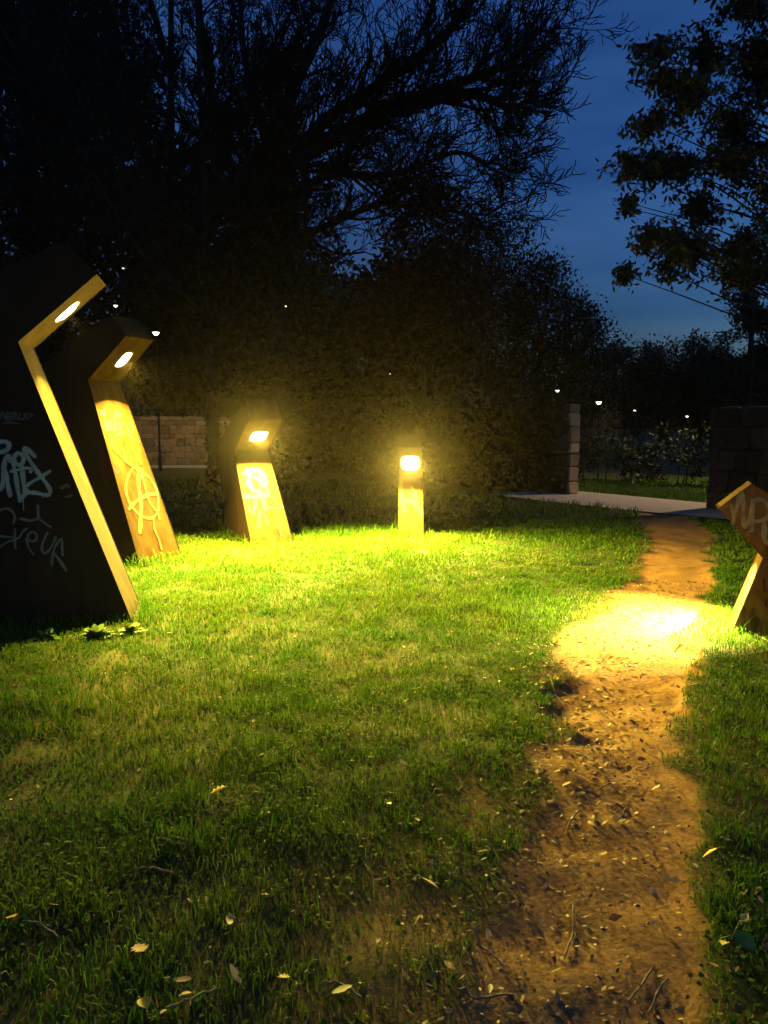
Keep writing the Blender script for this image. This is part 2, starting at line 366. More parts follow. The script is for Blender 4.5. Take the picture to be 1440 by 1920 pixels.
        lo = bpy.data.objects.new('lamp_light', ld_); link(lo, root)
        pos = Vector(A(lc, dc, -dome - .005)); dirv = Vector((-inw[0], 0, -inw[1])); upv = Vector((d[0], 0, d[1])); dirv, upv = dirv * math.cos(R(tilt)) + upv * math.sin(R(tilt)), upv * math.cos(R(tilt)) - dirv * math.sin(R(tilt))
        zax = -dirv.normalized(); yax = upv.normalized(); xax = yax.cross(zax)
        lo.matrix_local = Matrix.Translation(pos) @ Matrix((xax, yax, zax)).transposed().to_4x4()
    area = sum(O[i][0] * O[(i + 1) % n][1] - O[(i + 1) % n][0] * O[i][1] for i in range(n))
    ORI = 1 if area > 0 else -1
    edge_panel('front_panel', 0)
    edge_panel('arm_underside', 1, (lens_c, lens_s, .01 if dome > 0 else .032))
    edge_panel('tip_panel', 2); edge_panel('top_panel', 3); edge_panel('back_panel', 4)
    fd = np.array([-a, h1]) / math.hypot(a, h1); fn = np.array([fd[1], -fd[0]])
    fn = fn if fn[0] > 0 else -fn
    def on_side(u, v_, lift): return (u, -lift * side, v_)
    def on_front(l, s_, lift):
        l = min(max(l, .012), W(s_ * fd[1]) - .012)
        g_ = fd * s_ + fn * (lift - .003); return (g_[0], l * side, g_[1])
    def paint(nm, strokes, mat, face, lift0=.0007, lab=None):
        v, f = ribbons(strokes, on_side if face == 'side' else on_front, lift0); o = mesh_obj(nm, v, f, mat, root)
        if lab: o['label'] = lab
    root_paint = paint
    return root, paint, on_front

TAG_SILVER = [(0.0261,[(-0.921,1.382),(-0.869,1.393),(-0.827,1.391),(-0.81,1.364),(-0.83,1.332),(-0.873,1.318),(-0.915,1.328)]),(0.0261,[(-0.942,1.145),(-0.912,1.052),(-0.882,1.054),(-0.866,1.098),(-0.855,1.199),(-0.837,1.272),(-0.819,1.289),(-0.808,1.254)]),(0.0261,[(-0.853,1.217),(-0.839,1.143),(-0.832,1.079),(-0.821,1.006)]),(0.0241,[(-0.781,1.253),(-0.782,1.271),(-0.776,1.289),(-0.765,1.303),(-0.752,1.309),(-0.737,1.307),(-0.725,1.297),(-0.718,1.281),(-0.717,1.262),(-0.723,1.245),(-0.734,1.231),(-0.748,1.225),(-0.762,1.227),(-0.774,1.237),(-0.781,1.253)]),(0.0241,[(-0.797,1.272),(-0.778,1.17),(-0.767,1.05),(-0.756,0.966)]),(0.0261,[(-0.731,1.216),(-0.727,1.123),(-0.722,1.045),(-0.717,1.021)]),(0.0181,[(-0.805,1.18),(-0.76,1.19),(-0.721,1.202),(-0.669,1.197),(-0.675,1.174)]),(0.0241,[(-0.642,1.287),(-0.693,1.346),(-0.709,1.336),(-0.683,1.271),(-0.623,1.168),(-0.574,1.093),(-0.549,1.042),(-0.556,1.009),(-0.587,1.005),(-0.639,1.02),(-0.691,1.023),(-0.73,1.003),(-0.756,0.966)]),(0.0201,[(-0.545,1.177),(-0.616,1.131),(-0.679,1.095),(-0.71,1.063),(-0.695,1.028)])]
TAG_FAINT = [(0.0181,[(-0.921,0.877),(-0.895,0.899),(-0.851,0.912),(-0.813,0.891),(-0.796,0.846),(-0.809,0.804)]),(0.0201,[(-0.637,0.926),(-0.637,0.87),(-0.64,0.837),(-0.692,0.82),(-0.756,0.835)]),(0.016,[(-0.64,0.837),(-0.601,0.803),(-0.558,0.769)]),(0.016,[(-0.799,0.757),(-0.804,0.687),(-0.802,0.616)]),(0.014,[(-0.938,0.719),(-0.904,0.712),(-0.81,0.698),(-0.776,0.695),(-0.747,0.741),(-0.716,0.764)]),(0.014,[(-0.943,0.616),(-0.908,0.633),(-0.855,0.667),(-0.793,0.686)]),(0.016,[(-0.715,0.695),(-0.714,0.709),(-0.708,0.721),(-0.698,0.73),(-0.686,0.734),(-0.673,0.732),(-0.662,0.725),(-0.655,0.713),(-0.653,0.7),(-0.656,0.686),(-0.663,0.675),(-0.674,0.668),(-0.687,0.666),(-0.699,0.67),(-0.709,0.679)]),(0.014,[(-0.728,0.689),(-0.711,0.618),(-0.681,0.569)]),(0.0171,[(-0.58,0.727),(-0.607,0.671),(-0.624,0.615),(-0.611,0.576),(-0.581,0.59),(-0.549,0.636),(-0.525,0.69)]),(0.016,[(-0.562,0.484),(-0.549,0.574),(-0.525,0.631),(-0.485,0.682),(-0.483,0.62),(-0.482,0.558)]),(0.0201,[(-0.545,0.579),(-0.503,0.516),(-0.462,0.442)])]
TAG_GHOST = [(0.016,[(-0.861,1.555),(-0.842,1.6),(-0.823,1.55),(-0.808,1.596),(-0.787,1.591)]),(0.014,[(-0.808,1.573),(-0.788,1.571)]),(0.014,[(-0.806,1.55),(-0.783,1.553)]),(0.014,[(-0.772,1.555),(-0.77,1.601),(-0.749,1.587),(-0.769,1.573),(-0.747,1.555)]),(0.014,[(-0.723,1.596),(-0.738,1.555),(-0.713,1.555)]),(0.014,[(-0.704,1.551),(-0.694,1.592),(-0.678,1.555)]),(0.01,[(-0.677,1.592),(-0.637,1.585),(-0.661,1.569)]),(0.012,[(-0.846,1.523),(-0.795,1.53),(-0.736,1.521)]),(0.0221,[(-0.471,1.054),(-0.435,1.077),(-0.422,1.063)]),(0.0201,[(-0.439,0.988),(-0.403,0.997)])]
L1_FRONT_GLINTS = [(0.014,[(0.111,1.735),(0.22,1.748)]),(0.0241,[(0.315,1.708),(0.28,1.656),(0.293,1.621)]),(0.0241,[(0.273,1.595),(0.234,1.545)])]  # lamp reflections on the steel leg, painted as pale strokes
L1_FRONT_DARK = [(0.009,[(0.386,1.471),(0.365,1.44)]),(0.014,[(0.286,1.37),(0.293,1.297),(0.331,1.264)]),(0.012,[(0.388,1.355),(0.38,1.261),(0.42,1.227)]),(0.009,[(0.283,1.266),(0.319,1.18),(0.378,1.155),(0.434,1.194)]),(0.008,[(0.398,1.165),(0.422,1.109)])]
BURKO = [(0.0169,[(0.303,1.758),(0.252,1.659)]),(0.0169,[(0.289,1.697),(0.346,1.735),(0.356,1.721),(0.311,1.68),(0.338,1.665)]),(0.0226,[(0.066,1.54),(0.089,1.631),(0.147,1.64),(0.148,1.609),(0.084,1.589),(0.138,1.574),(0.128,1.54),(0.067,1.532)]),(0.0169,[(0.181,1.615),(0.152,1.546),(0.174,1.525),(0.219,1.603)]),(0.0169,[(0.2,1.522),(0.231,1.621),(0.284,1.627),(0.279,1.592),(0.224,1.574),(0.273,1.534)]),(0.0169,[(0.312,1.615),(0.285,1.51)]),(0.0169,[(0.388,1.622),(0.308,1.563),(0.342,1.504)]),(0.0181,[(0.509,1.557),(0.495,1.534),(0.474,1.516),(0.45,1.506),(0.428,1.506),(0.412,1.516),(0.405,1.534),(0.409,1.557),(0.423,1.579),(0.444,1.598),(0.468,1.608),(0.49,1.608),(0.506,1.598),(0.513,1.58),(0.509,1.557)]),(0.0169,[(0.154,1.454),(0.279,1.487)]),(0.0169,[(0.31,1.504),(0.284,1.458)]),(0.0203,[(0.405,1.474),(0.453,1.426),(0.542,1.395)])]
ANARCHY = [(0.0338,[(0.296,1.072),(0.199,0.991),(0.133,0.903),(0.101,0.814),(0.106,0.734),(0.13,0.651),(0.196,0.57),(0.289,0.51),(0.401,0.492),(0.495,0.532),(0.572,0.631),(0.612,0.784),(0.583,0.895),(0.529,0.976),(0.447,1.029)]),(0.0587,[(0.411,1.066),(0.341,0.912),(0.306,0.762),(0.276,0.637),(0.207,0.493),(0.146,0.363)]),(0.0316,[(0.428,1.024),(0.429,0.858),(0.431,0.692),(0.489,0.58)]),(0.0406,[(0.59,0.762),(0.459,0.761),(0.311,0.733),(0.177,0.687),(0.075,0.634)]),(0.0271,[(0.422,0.48),(0.392,0.366),(0.416,0.233),(0.413,0.121)]),(0.0338,[(0.521,0.529),(0.523,0.469)]),(0.079,[(0.368,1.086),(0.42,1.048),(0.435,1.0)]),(0.0451,[(0.101,1.477),(0.095,1.34),(0.17,1.246),(0.25,1.162),(0.364,1.075)]),(0.0384,[(0.399,1.333),(0.424,1.225),(0.47,1.129)]),(0.0338,[(0.237,1.337),(0.24,1.22),(0.277,1.149)])]
RED_FRONT = [(0.0677,[(0.01,1.116),(0.045,1.086),(0.092,1.066)]),(0.0451,[(0.02,1.081),(0.05,1.051)])]
STICKER = [(0.0011,[(0.043,1.753),(0.124,1.752),(0.122,1.689),(0.038,1.687)])]
L3_PAINT = [(0.0797,[(0.101,1.057),(0.193,1.095),(0.3,1.078),(0.345,0.981),(0.349,0.871)]),(0.0683,[(0.157,1.028),(0.126,0.92),(0.156,0.811),(0.233,0.768)]),(0.0683,[(0.019,0.71),(0.124,0.693),(0.235,0.708),(0.337,0.737)]),(0.0626,[(0.255,0.754),(0.272,0.646),(0.283,0.506)]),(0.0455,[(0.349,0.804),(0.359,0.722),(0.316,0.684)]),(0.0296,[(0.311,0.525),(0.418,0.513),(0.537,0.524)]),(0.0455,[(0.176,0.65),(0.146,0.546),(0.095,0.457)]),(0.041,[(0.063,0.55),(0.076,0.484),(0.107,0.457)]),(0.0501,[(0.206,0.477),(0.168,0.362),(0.141,0.248)]),(0.0387,[(0.25,0.423),(0.266,0.344),(0.272,0.278)]),(0.0273,[(0.42,0.295),(0.425,0.191),(0.428,0.114)]),(0.0182,[(0.381,0.708),(0.437,0.612),(0.5,0.555)]),(0.0569,[(0.223,0.985),(0.276,0.942),(0.308,0.846)])]
C4_TAG = [(0.0628,[(0.025,0.816),(0.046,0.581),(0.087,0.378)]),(0.0445,[(0.054,0.544),(0.149,0.538),(0.243,0.524),(0.237,0.626),(0.185,0.743)]),(0.0497,[(0.135,0.535),(0.244,0.481),(0.335,0.324)])]
R5_TAG = [(0.0233,[(0.037,0.946),(0.022,0.893),(0.015,0.851),(0.02,0.815)]),(0.028,[(0.016,0.858),(-0.003,0.944),(-0.024,1.041),(-0.039,0.981),(-0.043,0.91),(-0.05,0.825),(-0.062,0.79),(-0.085,0.841),(-0.101,0.913),(-0.099,0.976)]),(0.0327,[(-0.096,0.983),(-0.099,0.884),(-0.103,0.774)]),(0.028,[(-0.099,0.969),(-0.135,0.993),(-0.18,0.978),(-0.21,0.931),(-0.203,0.875),(-0.167,0.846),(-0.12,0.836)]),(0.0342,[(-0.182,0.824),(-0.186,0.747),(-0.196,0.698),(-0.244,0.693)])]
R5_STAIN = [(0.0202,[(-0.082,0.215),(-0.078,0.164),(-0.077,0.105),(-0.083,0.062)]),(0.0264,[(-0.079,0.149),(-0.086,0.069)]),(0.0156,[(-0.137,0.213),(-0.137,0.14)]),(0.0311,[(-0.137,0.147),(-0.145,0.053)]),(0.0233,[(-0.163,0.15),(-0.163,0.077)]),(0.0109,[(-0.193,0.434),(-0.201,0.341)]),(0.0124,[(-0.213,0.292),(-0.217,0.235)])]


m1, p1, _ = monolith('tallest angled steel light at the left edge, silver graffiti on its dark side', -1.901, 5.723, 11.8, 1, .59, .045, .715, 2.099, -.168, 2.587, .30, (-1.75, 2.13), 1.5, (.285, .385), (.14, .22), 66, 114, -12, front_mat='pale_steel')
p1('overspray', [(w_ * 1.6, q) for w_, q in TAG_SILVER], M['halo'], 'side', .0003)
p1('graffiti', [(w_ * 1.08, q) for w_, q in TAG_SILVER] + [(.006, [(-.735, .975), (-.734, .93), (-.735, .90)]), (.005, [(-.60, 1.02), (-.601, .985)])], M['silver'], 'side', .0022, lab='thick silver spray painted letters')
p1('graffiti', TAG_FAINT, M['faint'], 'side', .0045, lab='thin faded grey tag')
p1('graffiti', TAG_GHOST, M['ghost'], 'side', lab='almost worn off grey lettering')
p1('paint_or_glint_mark', L1_FRONT_GLINTS, M['pale'], 'front'); p1('paint_or_glint_mark', L1_FRONT_DARK, M['black'], 'front')  # pale strokes are painted reflections, the dark ones marker
m2, p2, of2 = monolith('second angled steel light from the left, circled A painted on its leg', -2.654, 8.265, -22.4, 1, .73, .112, .615, 2.010, -.078, 2.454, .30, (-1.65, 2.0), 1.4, (.265, .35), (.13, .24), 190, 124, -6)
p2('graffiti', BURKO, M['pale'], 'front', lab='scribbled pale tag'); p2('graffiti', ANARCHY, M['yellow'], 'front', .0032, lab='yellow circled letter A with runs')
p2('paint_or_glint_mark', RED_FRONT, M['red'], 'front')
p2('paint_or_glint_mark', [(.10, [(-.36, .98), (-.40, 1.10), (-.47, 1.22)]), (.08, [(-.42, .90), (-.50, 1.12)])], M['red'], 'side', lab='dark red sprayed patch')
o = mesh_obj('sticker', [of2(l, s_, .0056) for l, s_ in STICKER[0][1]], [(0, 1, 2, 3)], M['pale'], m2)
m3, p3, _ = monolith('medium angled steel light with cream paint blotches on its leg', -1.691, 9.708, -64.3, 1, .565, .075, .76, 1.176, -.01, 1.590, .30, (-1.62, 1.28), 1.3, (.245, .40), (.22, .28), 235, 154, 9)
p3('graffiti', L3_PAINT, M['cream'], 'front', lab='cream paint blotches with runs')
m4, p4, _ = monolith('small angled steel light facing the camera at the middle of the lawn', .187, 10.45, -93.0, 1, .361, .035, .42, .79, -.02, 1.215, .28, (-1.1, .92), 1.0, (.165, .28), (.25, .29), 235, 154, 9)
p4('graffiti', C4_TAG, M['yellow'], 'front', lab='yellow painted letter strokes')
m5, p5, _ = monolith('lowest angled steel light cut by the right edge beside the dirt path', 2.499, 5.43, 159.5, -1, .36, .06, .182, .579, .12, .922, .275, (-.85, .62), .75, (.17, .24), (.14, .20), 85, 105, -22, col=(1, .79, .22), side_mat='lit_rust_side', dome=-.02)
p5('graffiti', R5_TAG, M['faint'], 'side', lab='pale brushed letters'); p5('rust_run', R5_STAIN, M['stain'], 'side', .0022)
# ------------------------------------------------------------------ trees
class Tubes:
    def __init__(s): s.a = []; s.b = []; s.ra = []; s.rb = []
    def seg(s, a, b, ra, rb): s.a.append(a); s.b.append(b); s.ra.append(ra); s.rb.append(rb)
    def geo(s, sides):
        A = np.array(s.a); B = np.array(s.b); ra = np.array(s.ra); rb = np.array(s.rb); d = B - A; d /= np.linalg.norm(d, axis=1)[:, None] + 1e-9
        ref = np.where(np.abs(d[:, 2:3]) < .9, np.array([[0, 0, 1.]]), np.array([[1., 0, 0]]))
        u = np.cross(d, ref); u /= np.linalg.norm(u, axis=1)[:, None] + 1e-9; v_ = np.cross(d, u)
        an = np.arange(sides) * 2 * np.pi / sides; n = len(A)
        ring = np.cos(an)[None, :, None] * u[:, None] + np.sin(an)[None, :, None] * v_[:, None]
        B = B + d * (rb[:, None] * .4)
        V_ = np.concatenate([A[:, None] + ring * ra[:, None, None], B[:, None] + ring * rb[:, None, None]], 1).reshape(-1, 3)
        k = np.arange(sides); base = (np.arange(n) * 2 * sides)[:, None]
        F_ = np.stack([base + k, base + (k + 1) % sides, base + sides + (k + 1) % sides, base + sides + k], -1).reshape(-1, 4)
        return V_, F_
def nrm(v_): return v_ / (np.linalg.norm(v_) + 1e-9)
def grow(T_thick, T_thin, p, d, L, r, lev, rr, up=.10, maxlev=5, spread=.6, minr=.007, tips=None):
    """a limb of a few bending pieces that throws off side shoots"""
    n = 4 if lev < 3 else 3
    for i in range(n):
        d = nrm(d + np.array([rr.gauss(0, .16), rr.gauss(0, .16), rr.gauss(0, .12) + up]))
        q = p + d * (L / n); r2 = max(r * (.86 if lev < 3 else .8), minr)
        (T_thick if r > .035 else T_thin).seg(p, q, r, r2); p = q; r = r2
        if lev < maxlev and (i > 0 or lev > 1):
            for _ in range(2 if rr.random() < .28 else 1):
                s = nrm(np.array([rr.gauss(0, 1), rr.gauss(0, 1), rr.gauss(0, .7)])); s = nrm(s - d * (s @ d))
                grow(T_thick, T_thin, p, nrm(d * rr.uniform(.55, .9) + s * spread), L * rr.uniform(.48, .68), max(r * rr.uniform(.45, .62), minr), lev + 1, rr, up, maxlev, spread, minr, tips)
    if tips is not None and lev >= maxlev - 1: tips.append(p)
def leaf_cloud(C, n, sig, size, rr, cols, elong=2.2, droop=0.0):
    """n leaf-sized folded rhombs gathered round the clump centres C (k,3), sig per clump"""
    C = np.asarray(C, float); k = rr.integers(0, len(C), n); sig = np.asarray(sig, float)
    off = np.clip(rr.normal(size=(n, 3)), -1.7, 1.7); off *= (sig[k] if sig.ndim else sig)[:, None] if sig.ndim == 1 else sig
    P_ = C[k] + off
    d = rr.normal(size=(n, 3)); d[:, 2] -= droop; d /= np.linalg.norm(d, axis=1)[:, None]
    s = np.cross(d, rr.normal(size=(n, 3))); s /= np.linalg.norm(s, axis=1)[:, None]
    nn = np.cross(d, s); L = size * rr.uniform(.6, 1.25, n)[:, None]; Wd = L / elong
    V_ = np.stack([P_, P_ + d * L * .5 + s * Wd * .5 - nn * Wd * .12, P_ + d * L, P_ + d * L * .5 - s * Wd * .5 - nn * Wd * .12], 1).reshape(-1, 3)
    F_ = np.arange(n * 4).reshape(n, 4)
    ci = rr.integers(0, len(cols), n); c = np.array(cols)[ci] * rr.uniform(.6, 1.3, n)[:, None]
    return V_, F_, np.repeat(c, 4, 0)
GREEN = [(.014, .022, .007), (.02, .028, .009), (.026, .026, .009), (.016, .024, .009)]
RUST = [(.11, .024, .014), (.08, .02, .012), (.09, .03, .014), (.06, .018, .01)]
OLIVE = [(.06, .07, .022), (.08, .075, .026), (.09, .068, .026), (.055, .065, .022), (.085, .058, .022)]


# ------------------------------------------------------------------ stone walls
def stone_meshes(mat):
    out = []
    for k in range(6):
        r = random.Random(40 + k); bm = bmesh.new(); bmesh.ops.create_cube(bm, size=1)
        for v_ in bm.verts: v_.co += Vector((r.uniform(-.07, .07), r.uniform(-.06, .06), r.uniform(-.07, .07)))
        bmesh.ops.bevel(bm, geom=bm.edges[:], offset=.09, segments=1, affect='EDGES', profile=.6)
        me = bpy.data.meshes.new('stone'); bm.to_mesh(me); bm.free(); me.materials.append(M[mat]); out.append(me)
    return out
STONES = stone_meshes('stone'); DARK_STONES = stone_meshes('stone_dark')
def stone_wall(label, p0, p1, h, thick, seed, row=(.22, .38), wid=(.25, .7), z0=0.0, both=False, quoin=None, stones=None, ivy=0):
    p0 = np.array(p0); p1 = np.array(p1); d = p1 - p0; L = np.linalg.norm(d); d /= L
    root = empty('stone_wall', (p0[0], p0[1], z0), math.atan2(d[1], d[0])); tag(root, label, 'wall')
    v, f = box_geo(.03, L - .03, .05, thick - .05, -.1, h - .06); mesh_obj('core', v, f, M['mortar'], root)
    r = random.Random(seed)
    def put(xc, yc, zc, sx, sy, sz):
        o = bpy.data.objects.new('stone', r.choice(stones or STONES)); link(o, root); o.location = (xc, yc, zc); o.scale = (sx, sy, sz)
        o.rotation_euler = (r.uniform(-.04, .04), r.uniform(-.09, .09), r.uniform(-.05, .05))
    for yc in ((.06, thick - .06) if both else (.06,)):
        z = 0.
        while z < h - .08:
            rh = min(r.uniform(*row), h - z); x_ = 0.
            if h - z - rh < .1: rh = h - z
            while x_ < L - .05:
                w_ = min(r.uniform(*wid), L - x_)
                if L - x_ - w_ < .12: w_ = L - x_
                if w_ < .42 and rh > .27 and r.random() < .5:
                    c_ = r.uniform(.4, .6)
                    put(x_ + w_ / 2, yc, z + rh * c_ / 2, w_ - .015, r.uniform(.13, .19), rh * c_ - .015); put(x_ + w_ / 2, yc, z + rh * (1 + c_) / 2, w_ - .015, r.uniform(.13, .19), rh * (1 - c_) - .015)
                else: put(x_ + w_ / 2, yc, z + rh / 2, w_ - .015, r.uniform(.13, .2), rh - .015)
                x_ += w_
            z += rh
    if quoin is not None:      # dressed blocks closing the end of the wall
        xq = L if quoin else 0; z = 0.
        while z < h - .05:
            bh = min(r.uniform(.22, .36), h - z)
            stones = STONES if quoin else stones; put(xq - (.09 if quoin else -.09), thick / 2, z + bh / 2, .24, thick + .04, bh - .012); z += bh
    if ivy:
        rr2 = np.random.default_rng(seed); k = int(L * 30); t = rr2.uniform(0, L - .2, k); C = np.stack([t, rr2.uniform(-.22, -.05, k), rr2.uniform(0.05, h + .15, k)], 1)
        v, f, c = leaf_cloud(C, ivy, .12, .13, rr2, GREEN, 1.4); tag(np_obj('ivy', v, f, M['leaf'], root, c), kind='stuff')
    return root
dwall = np.array([.55, -.83]); dwall /= np.linalg.norm(dwall)
E0 = np.array([4.05, 16.85]); E1 = np.array([5.92, 14.02])
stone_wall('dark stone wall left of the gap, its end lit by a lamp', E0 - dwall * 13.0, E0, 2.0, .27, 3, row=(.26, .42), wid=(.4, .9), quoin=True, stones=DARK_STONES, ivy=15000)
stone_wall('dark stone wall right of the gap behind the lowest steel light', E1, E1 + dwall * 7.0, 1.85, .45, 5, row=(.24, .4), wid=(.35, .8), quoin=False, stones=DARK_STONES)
stone_wall('lit rubble stone wall far off behind the second steel light', (-14.0, 30.3), (-4.2, 30.3), 1.9, .5, 9, row=(.16, .42), wid=(.16, .62))

# ------------------------------------------------------------------ street lamps
def street_lamp(label, x, y, zl, size=1.0, watt=0.0, arm=0.0, z0=None):
    """post-top lamp whose glowing bowl hangs at height zl"""
    if z0 is None: z0 = ground_z(x, y)
    root = empty('street_lamp', (x, y, z0)); tag(root, label, 'street lamp', 'street lamps beyond the walls'); h = zl - z0
    Geo().lathe([(.065, -.05), (.065, .5), (.04, .55), (.028, h + .02)], 12).obj('pole', M['pole'], root, False)
    Geo().lathe([(.04 * size, h - .02), (.07 * size, h)], 14).obj('collar', M['pole'], root)
    Geo().lathe([(.07 * size, h), (.11 * size, h + .05 * size), (.19 * size, h + .16 * size), (.19 * size, h + .17 * size)], 16).obj('lens', M['lens_far'], root, True)
    Geo().lathe([(.22 * size, h + .171 * size), (.22 * size, h + .20 * size), (.12 * size, h + .27 * size), (.02, h + .30 * size)], 16).obj('hood', M['pole'], root)
    if watt:
        l = bpy.data.lights.new('lamp_light', 'SPOT'); l.energy = watt; l.spot_size = R(150); l.spot_blend = .35; l.color = (1, .70, .34); l.shadow_soft_size = .12
        lo = bpy.data.objects.new('lamp_light', l); link(lo, root); lo.location = (-.02, .16, h - .1)
    return root
street_lamp('bright street lamp with a wide bowl just right of the lit wall end', 8.56, 31, 2.38, .6)
street_lamp('street lamp above the lit wall end, leftmost of the right-hand row', 6.90, 31, 2.87, .4)
street_lamp('small street lamp above the hedge in the gap', 10.0, 31, 2.11, .26)
street_lamp('small street lamp farthest right above the hedge', 12.1, 31, 1.87, .3)
street_lamp('street lamp behind the tip of the second steel light', -7.55, 26.0, 4.5, .6, watt=380)
street_lamp('tall street lamp between the tips of the two left steel lights', -10.55, 31.0, 6.17, .4)
street_lamp('tiny lamp high in the dark trees above the left steel lights', -10.2, 31.0, 7.62, .22)
street_lamp('left one of a pair of tiny lamps in the dark trees', -4.05, 31.0, 6.1, .3)
street_lamp('right one of a pair of tiny lamps in the dark trees', -3.9, 31.2, 6.2, .25)
street_lamp('tiny lamp low between the two middle steel lights', .24, 31.0, 3.55, .22)
street_lamp('street lamp outside the frame whose light falls through the gap', 11.6, 17.7, 4.3, 1.0, watt=2800)


# bare and leafy trees
def bare_tree(label, x, y, limbs, seed, trunk_r=.32, twig_up=.10, maxlev=5, ivy=None, dens=1.0, minr=.008):
    """limbs: list of polylines (absolute points), each with its start radius"""
    z0 = ground_z(x, y); root = empty('bare_tree', (x, y, z0)); tag(root, label, 'tree', 'trees beyond the lawn')
    rr = random.Random(seed); T1, T2 = Tubes(), Tubes(); tr = Tubes(); o = np.array([x, y, z0])
    for li, (r0, pl) in enumerate(limbs):
        own = Tubes()
        c = catmull([np.array(p) - o for p in pl], 4); n = len(c)
        for i in range(n - 1):
            ra = r0 * (1 - .78 * i / n); rb = r0 * (1 - .78 * (i + 1) / n)
            (tr if li == 0 else own).seg(c[i], c[i + 1], ra, rb)
            if li == 0 and c[i][2] < 5.5: continue
            t = nrm(c[i + 1] - c[i])
            for _ in range(2 if rr.random() < .35 * dens else 1):
                s = nrm(np.array([rr.gauss(0, 1), rr.gauss(0, 1), rr.gauss(0, .8)])); s = nrm(s - t * (s @ t))
                grow(T1, T2, c[i], nrm(t * rr.uniform(.7, 1.3) + s), rr.uniform(.9, 2.0) * (.6 + ra / r0 * .5), min(ra * .5, .06), 2, rr, twig_up, maxlev, .6, minr)
        if li: v, f = own.geo(8); np_obj('limb', v, f, M['bark'], root, smooth=True)
        grow(T1, T2, c[-1], nrm(c[-1] - c[-2]), 1.3, r0 * .22, 2, rr, twig_up, maxlev, .7, minr)
    v, f = tr.geo(9); np_obj('trunk', v, f, M['bark'], root, smooth=True)
    v, f = T1.geo(6); tag(np_obj('branches', v, f, M['bark'], root, smooth=True), kind='stuff')
    v, f = T2.geo(3); tag(np_obj('twigs', v, f, M['bark'], root), kind='stuff')
    if ivy:
        z1, rad, n = ivy; rr2 = np.random.default_rng(seed); cl = []
        base = np.array([np.array(p) - o for p in limbs[0][1]])
        for k in range(160):
            t = rr2.uniform(0, 1); zz = t * z1; xx = np.interp(zz, base[:, 2], base[:, 0]); yy = np.interp(zz, base[:, 2], base[:, 1])
            cl.append((xx + rr2.normal() * rad * .5, yy + rr2.normal() * rad * .5, zz))
        v, f, c = leaf_cloud(cl, n, rad * .33, .16, rr2, GREEN, 1.3); tag(np_obj('ivy', v, f, M['leaf'], root, c), kind='stuff')
    return root
def auto_limbs(x, y, H_, seed, n=6, lean=(0, 0), r0=.26):
    rr = random.Random(seed); z0 = ground_z(x, y)
    tr = [(x, y, z0 - .2), (x + lean[0] * .2, y, z0 + H_ * .25), (x + lean[0] * .5, y + lean[1] * .5, z0 + H_ * .5), (x + lean[0], y + lean[1], z0 + H_)]
    L = [(r0, tr)]
    for i in range(n):
        t = rr.uniform(.3, .75); a_ = rr.uniform(0, 6.28); ll = H_ * rr.uniform(.28, .45); bx = x + lean[0] * t; by = y + lean[1] * t; bz = z0 + H_ * t
        L.append((r0 * .45, [(bx, by, bz), (bx + math.cos(a_) * ll * .4, by + math.sin(a_) * ll * .4, bz + ll * .35), (bx + math.cos(a_) * ll * .7, by + math.sin(a_) * ll * .7, bz + ll * .85)]))
    return L
def crown_tree(label, x, y, blobs, n, size, seed, cols=GREEN, trunk_r=.2, name='leafy_tree', clumps=60, elong=1.7):
    """blobs: (cx, cy, cz, rx, ry, rz) absolute; clumps sit mostly in the shell"""
    z0 = ground_z(x, y); root = empty(name, (x, y, z0)); tag(root, label, 'tree' if 'tree' in name else name.split('_')[-1], 'trees beyond the lawn')
    rr = np.random.default_rng(seed); o = np.array([x, y, z0]); Cs = []; sg = []; T1 = Tubes()
    vol = np.array([b_[3] * b_[5] for b_ in blobs]); share = np.maximum(6, clumps * len(blobs) * vol / vol.sum()).astype(int)
    top = max(b_[2] for b_ in blobs)
    T1.seg(np.array([0, 0, -.2]), np.array([0, 0, (top - z0) * .45]), trunk_r, trunk_r * .75)
    for b_, k in zip(blobs, share):
        c = np.array(b_[:3]) - o; rad = np.array(b_[3:])
        u = rr.normal(size=(k, 3)); u /= np.linalg.norm(u, axis=1)[:, None]; u *= rr.uniform(.35, 1.0, k)[:, None] ** .6
        pts = c + u * rad; Cs.append(pts); sg.append(np.full(k, rad.mean() * .19 * (60 / clumps) ** .4) * rr.uniform(.6, 1.3, k))
        st = np.array([0, 0, max(.5, min((top - z0) * .42, c[2] - rad[2] * .6))]); T1.seg(st, c, trunk_r * .5, trunk_r * .22)
        for q in pts[::4]: T1.seg(c, q, trunk_r * .2, .012)
    v, f = T1.geo(6); np_obj('trunk', v, f, M['bark'], root, smooth=True)
    v, f, c = leaf_cloud(np.concatenate(Cs), n, np.concatenate(sg), size, rr, cols, elong); tag(np_obj('crown', v, f, M['leaf'], root, c), kind='stuff')
    return root

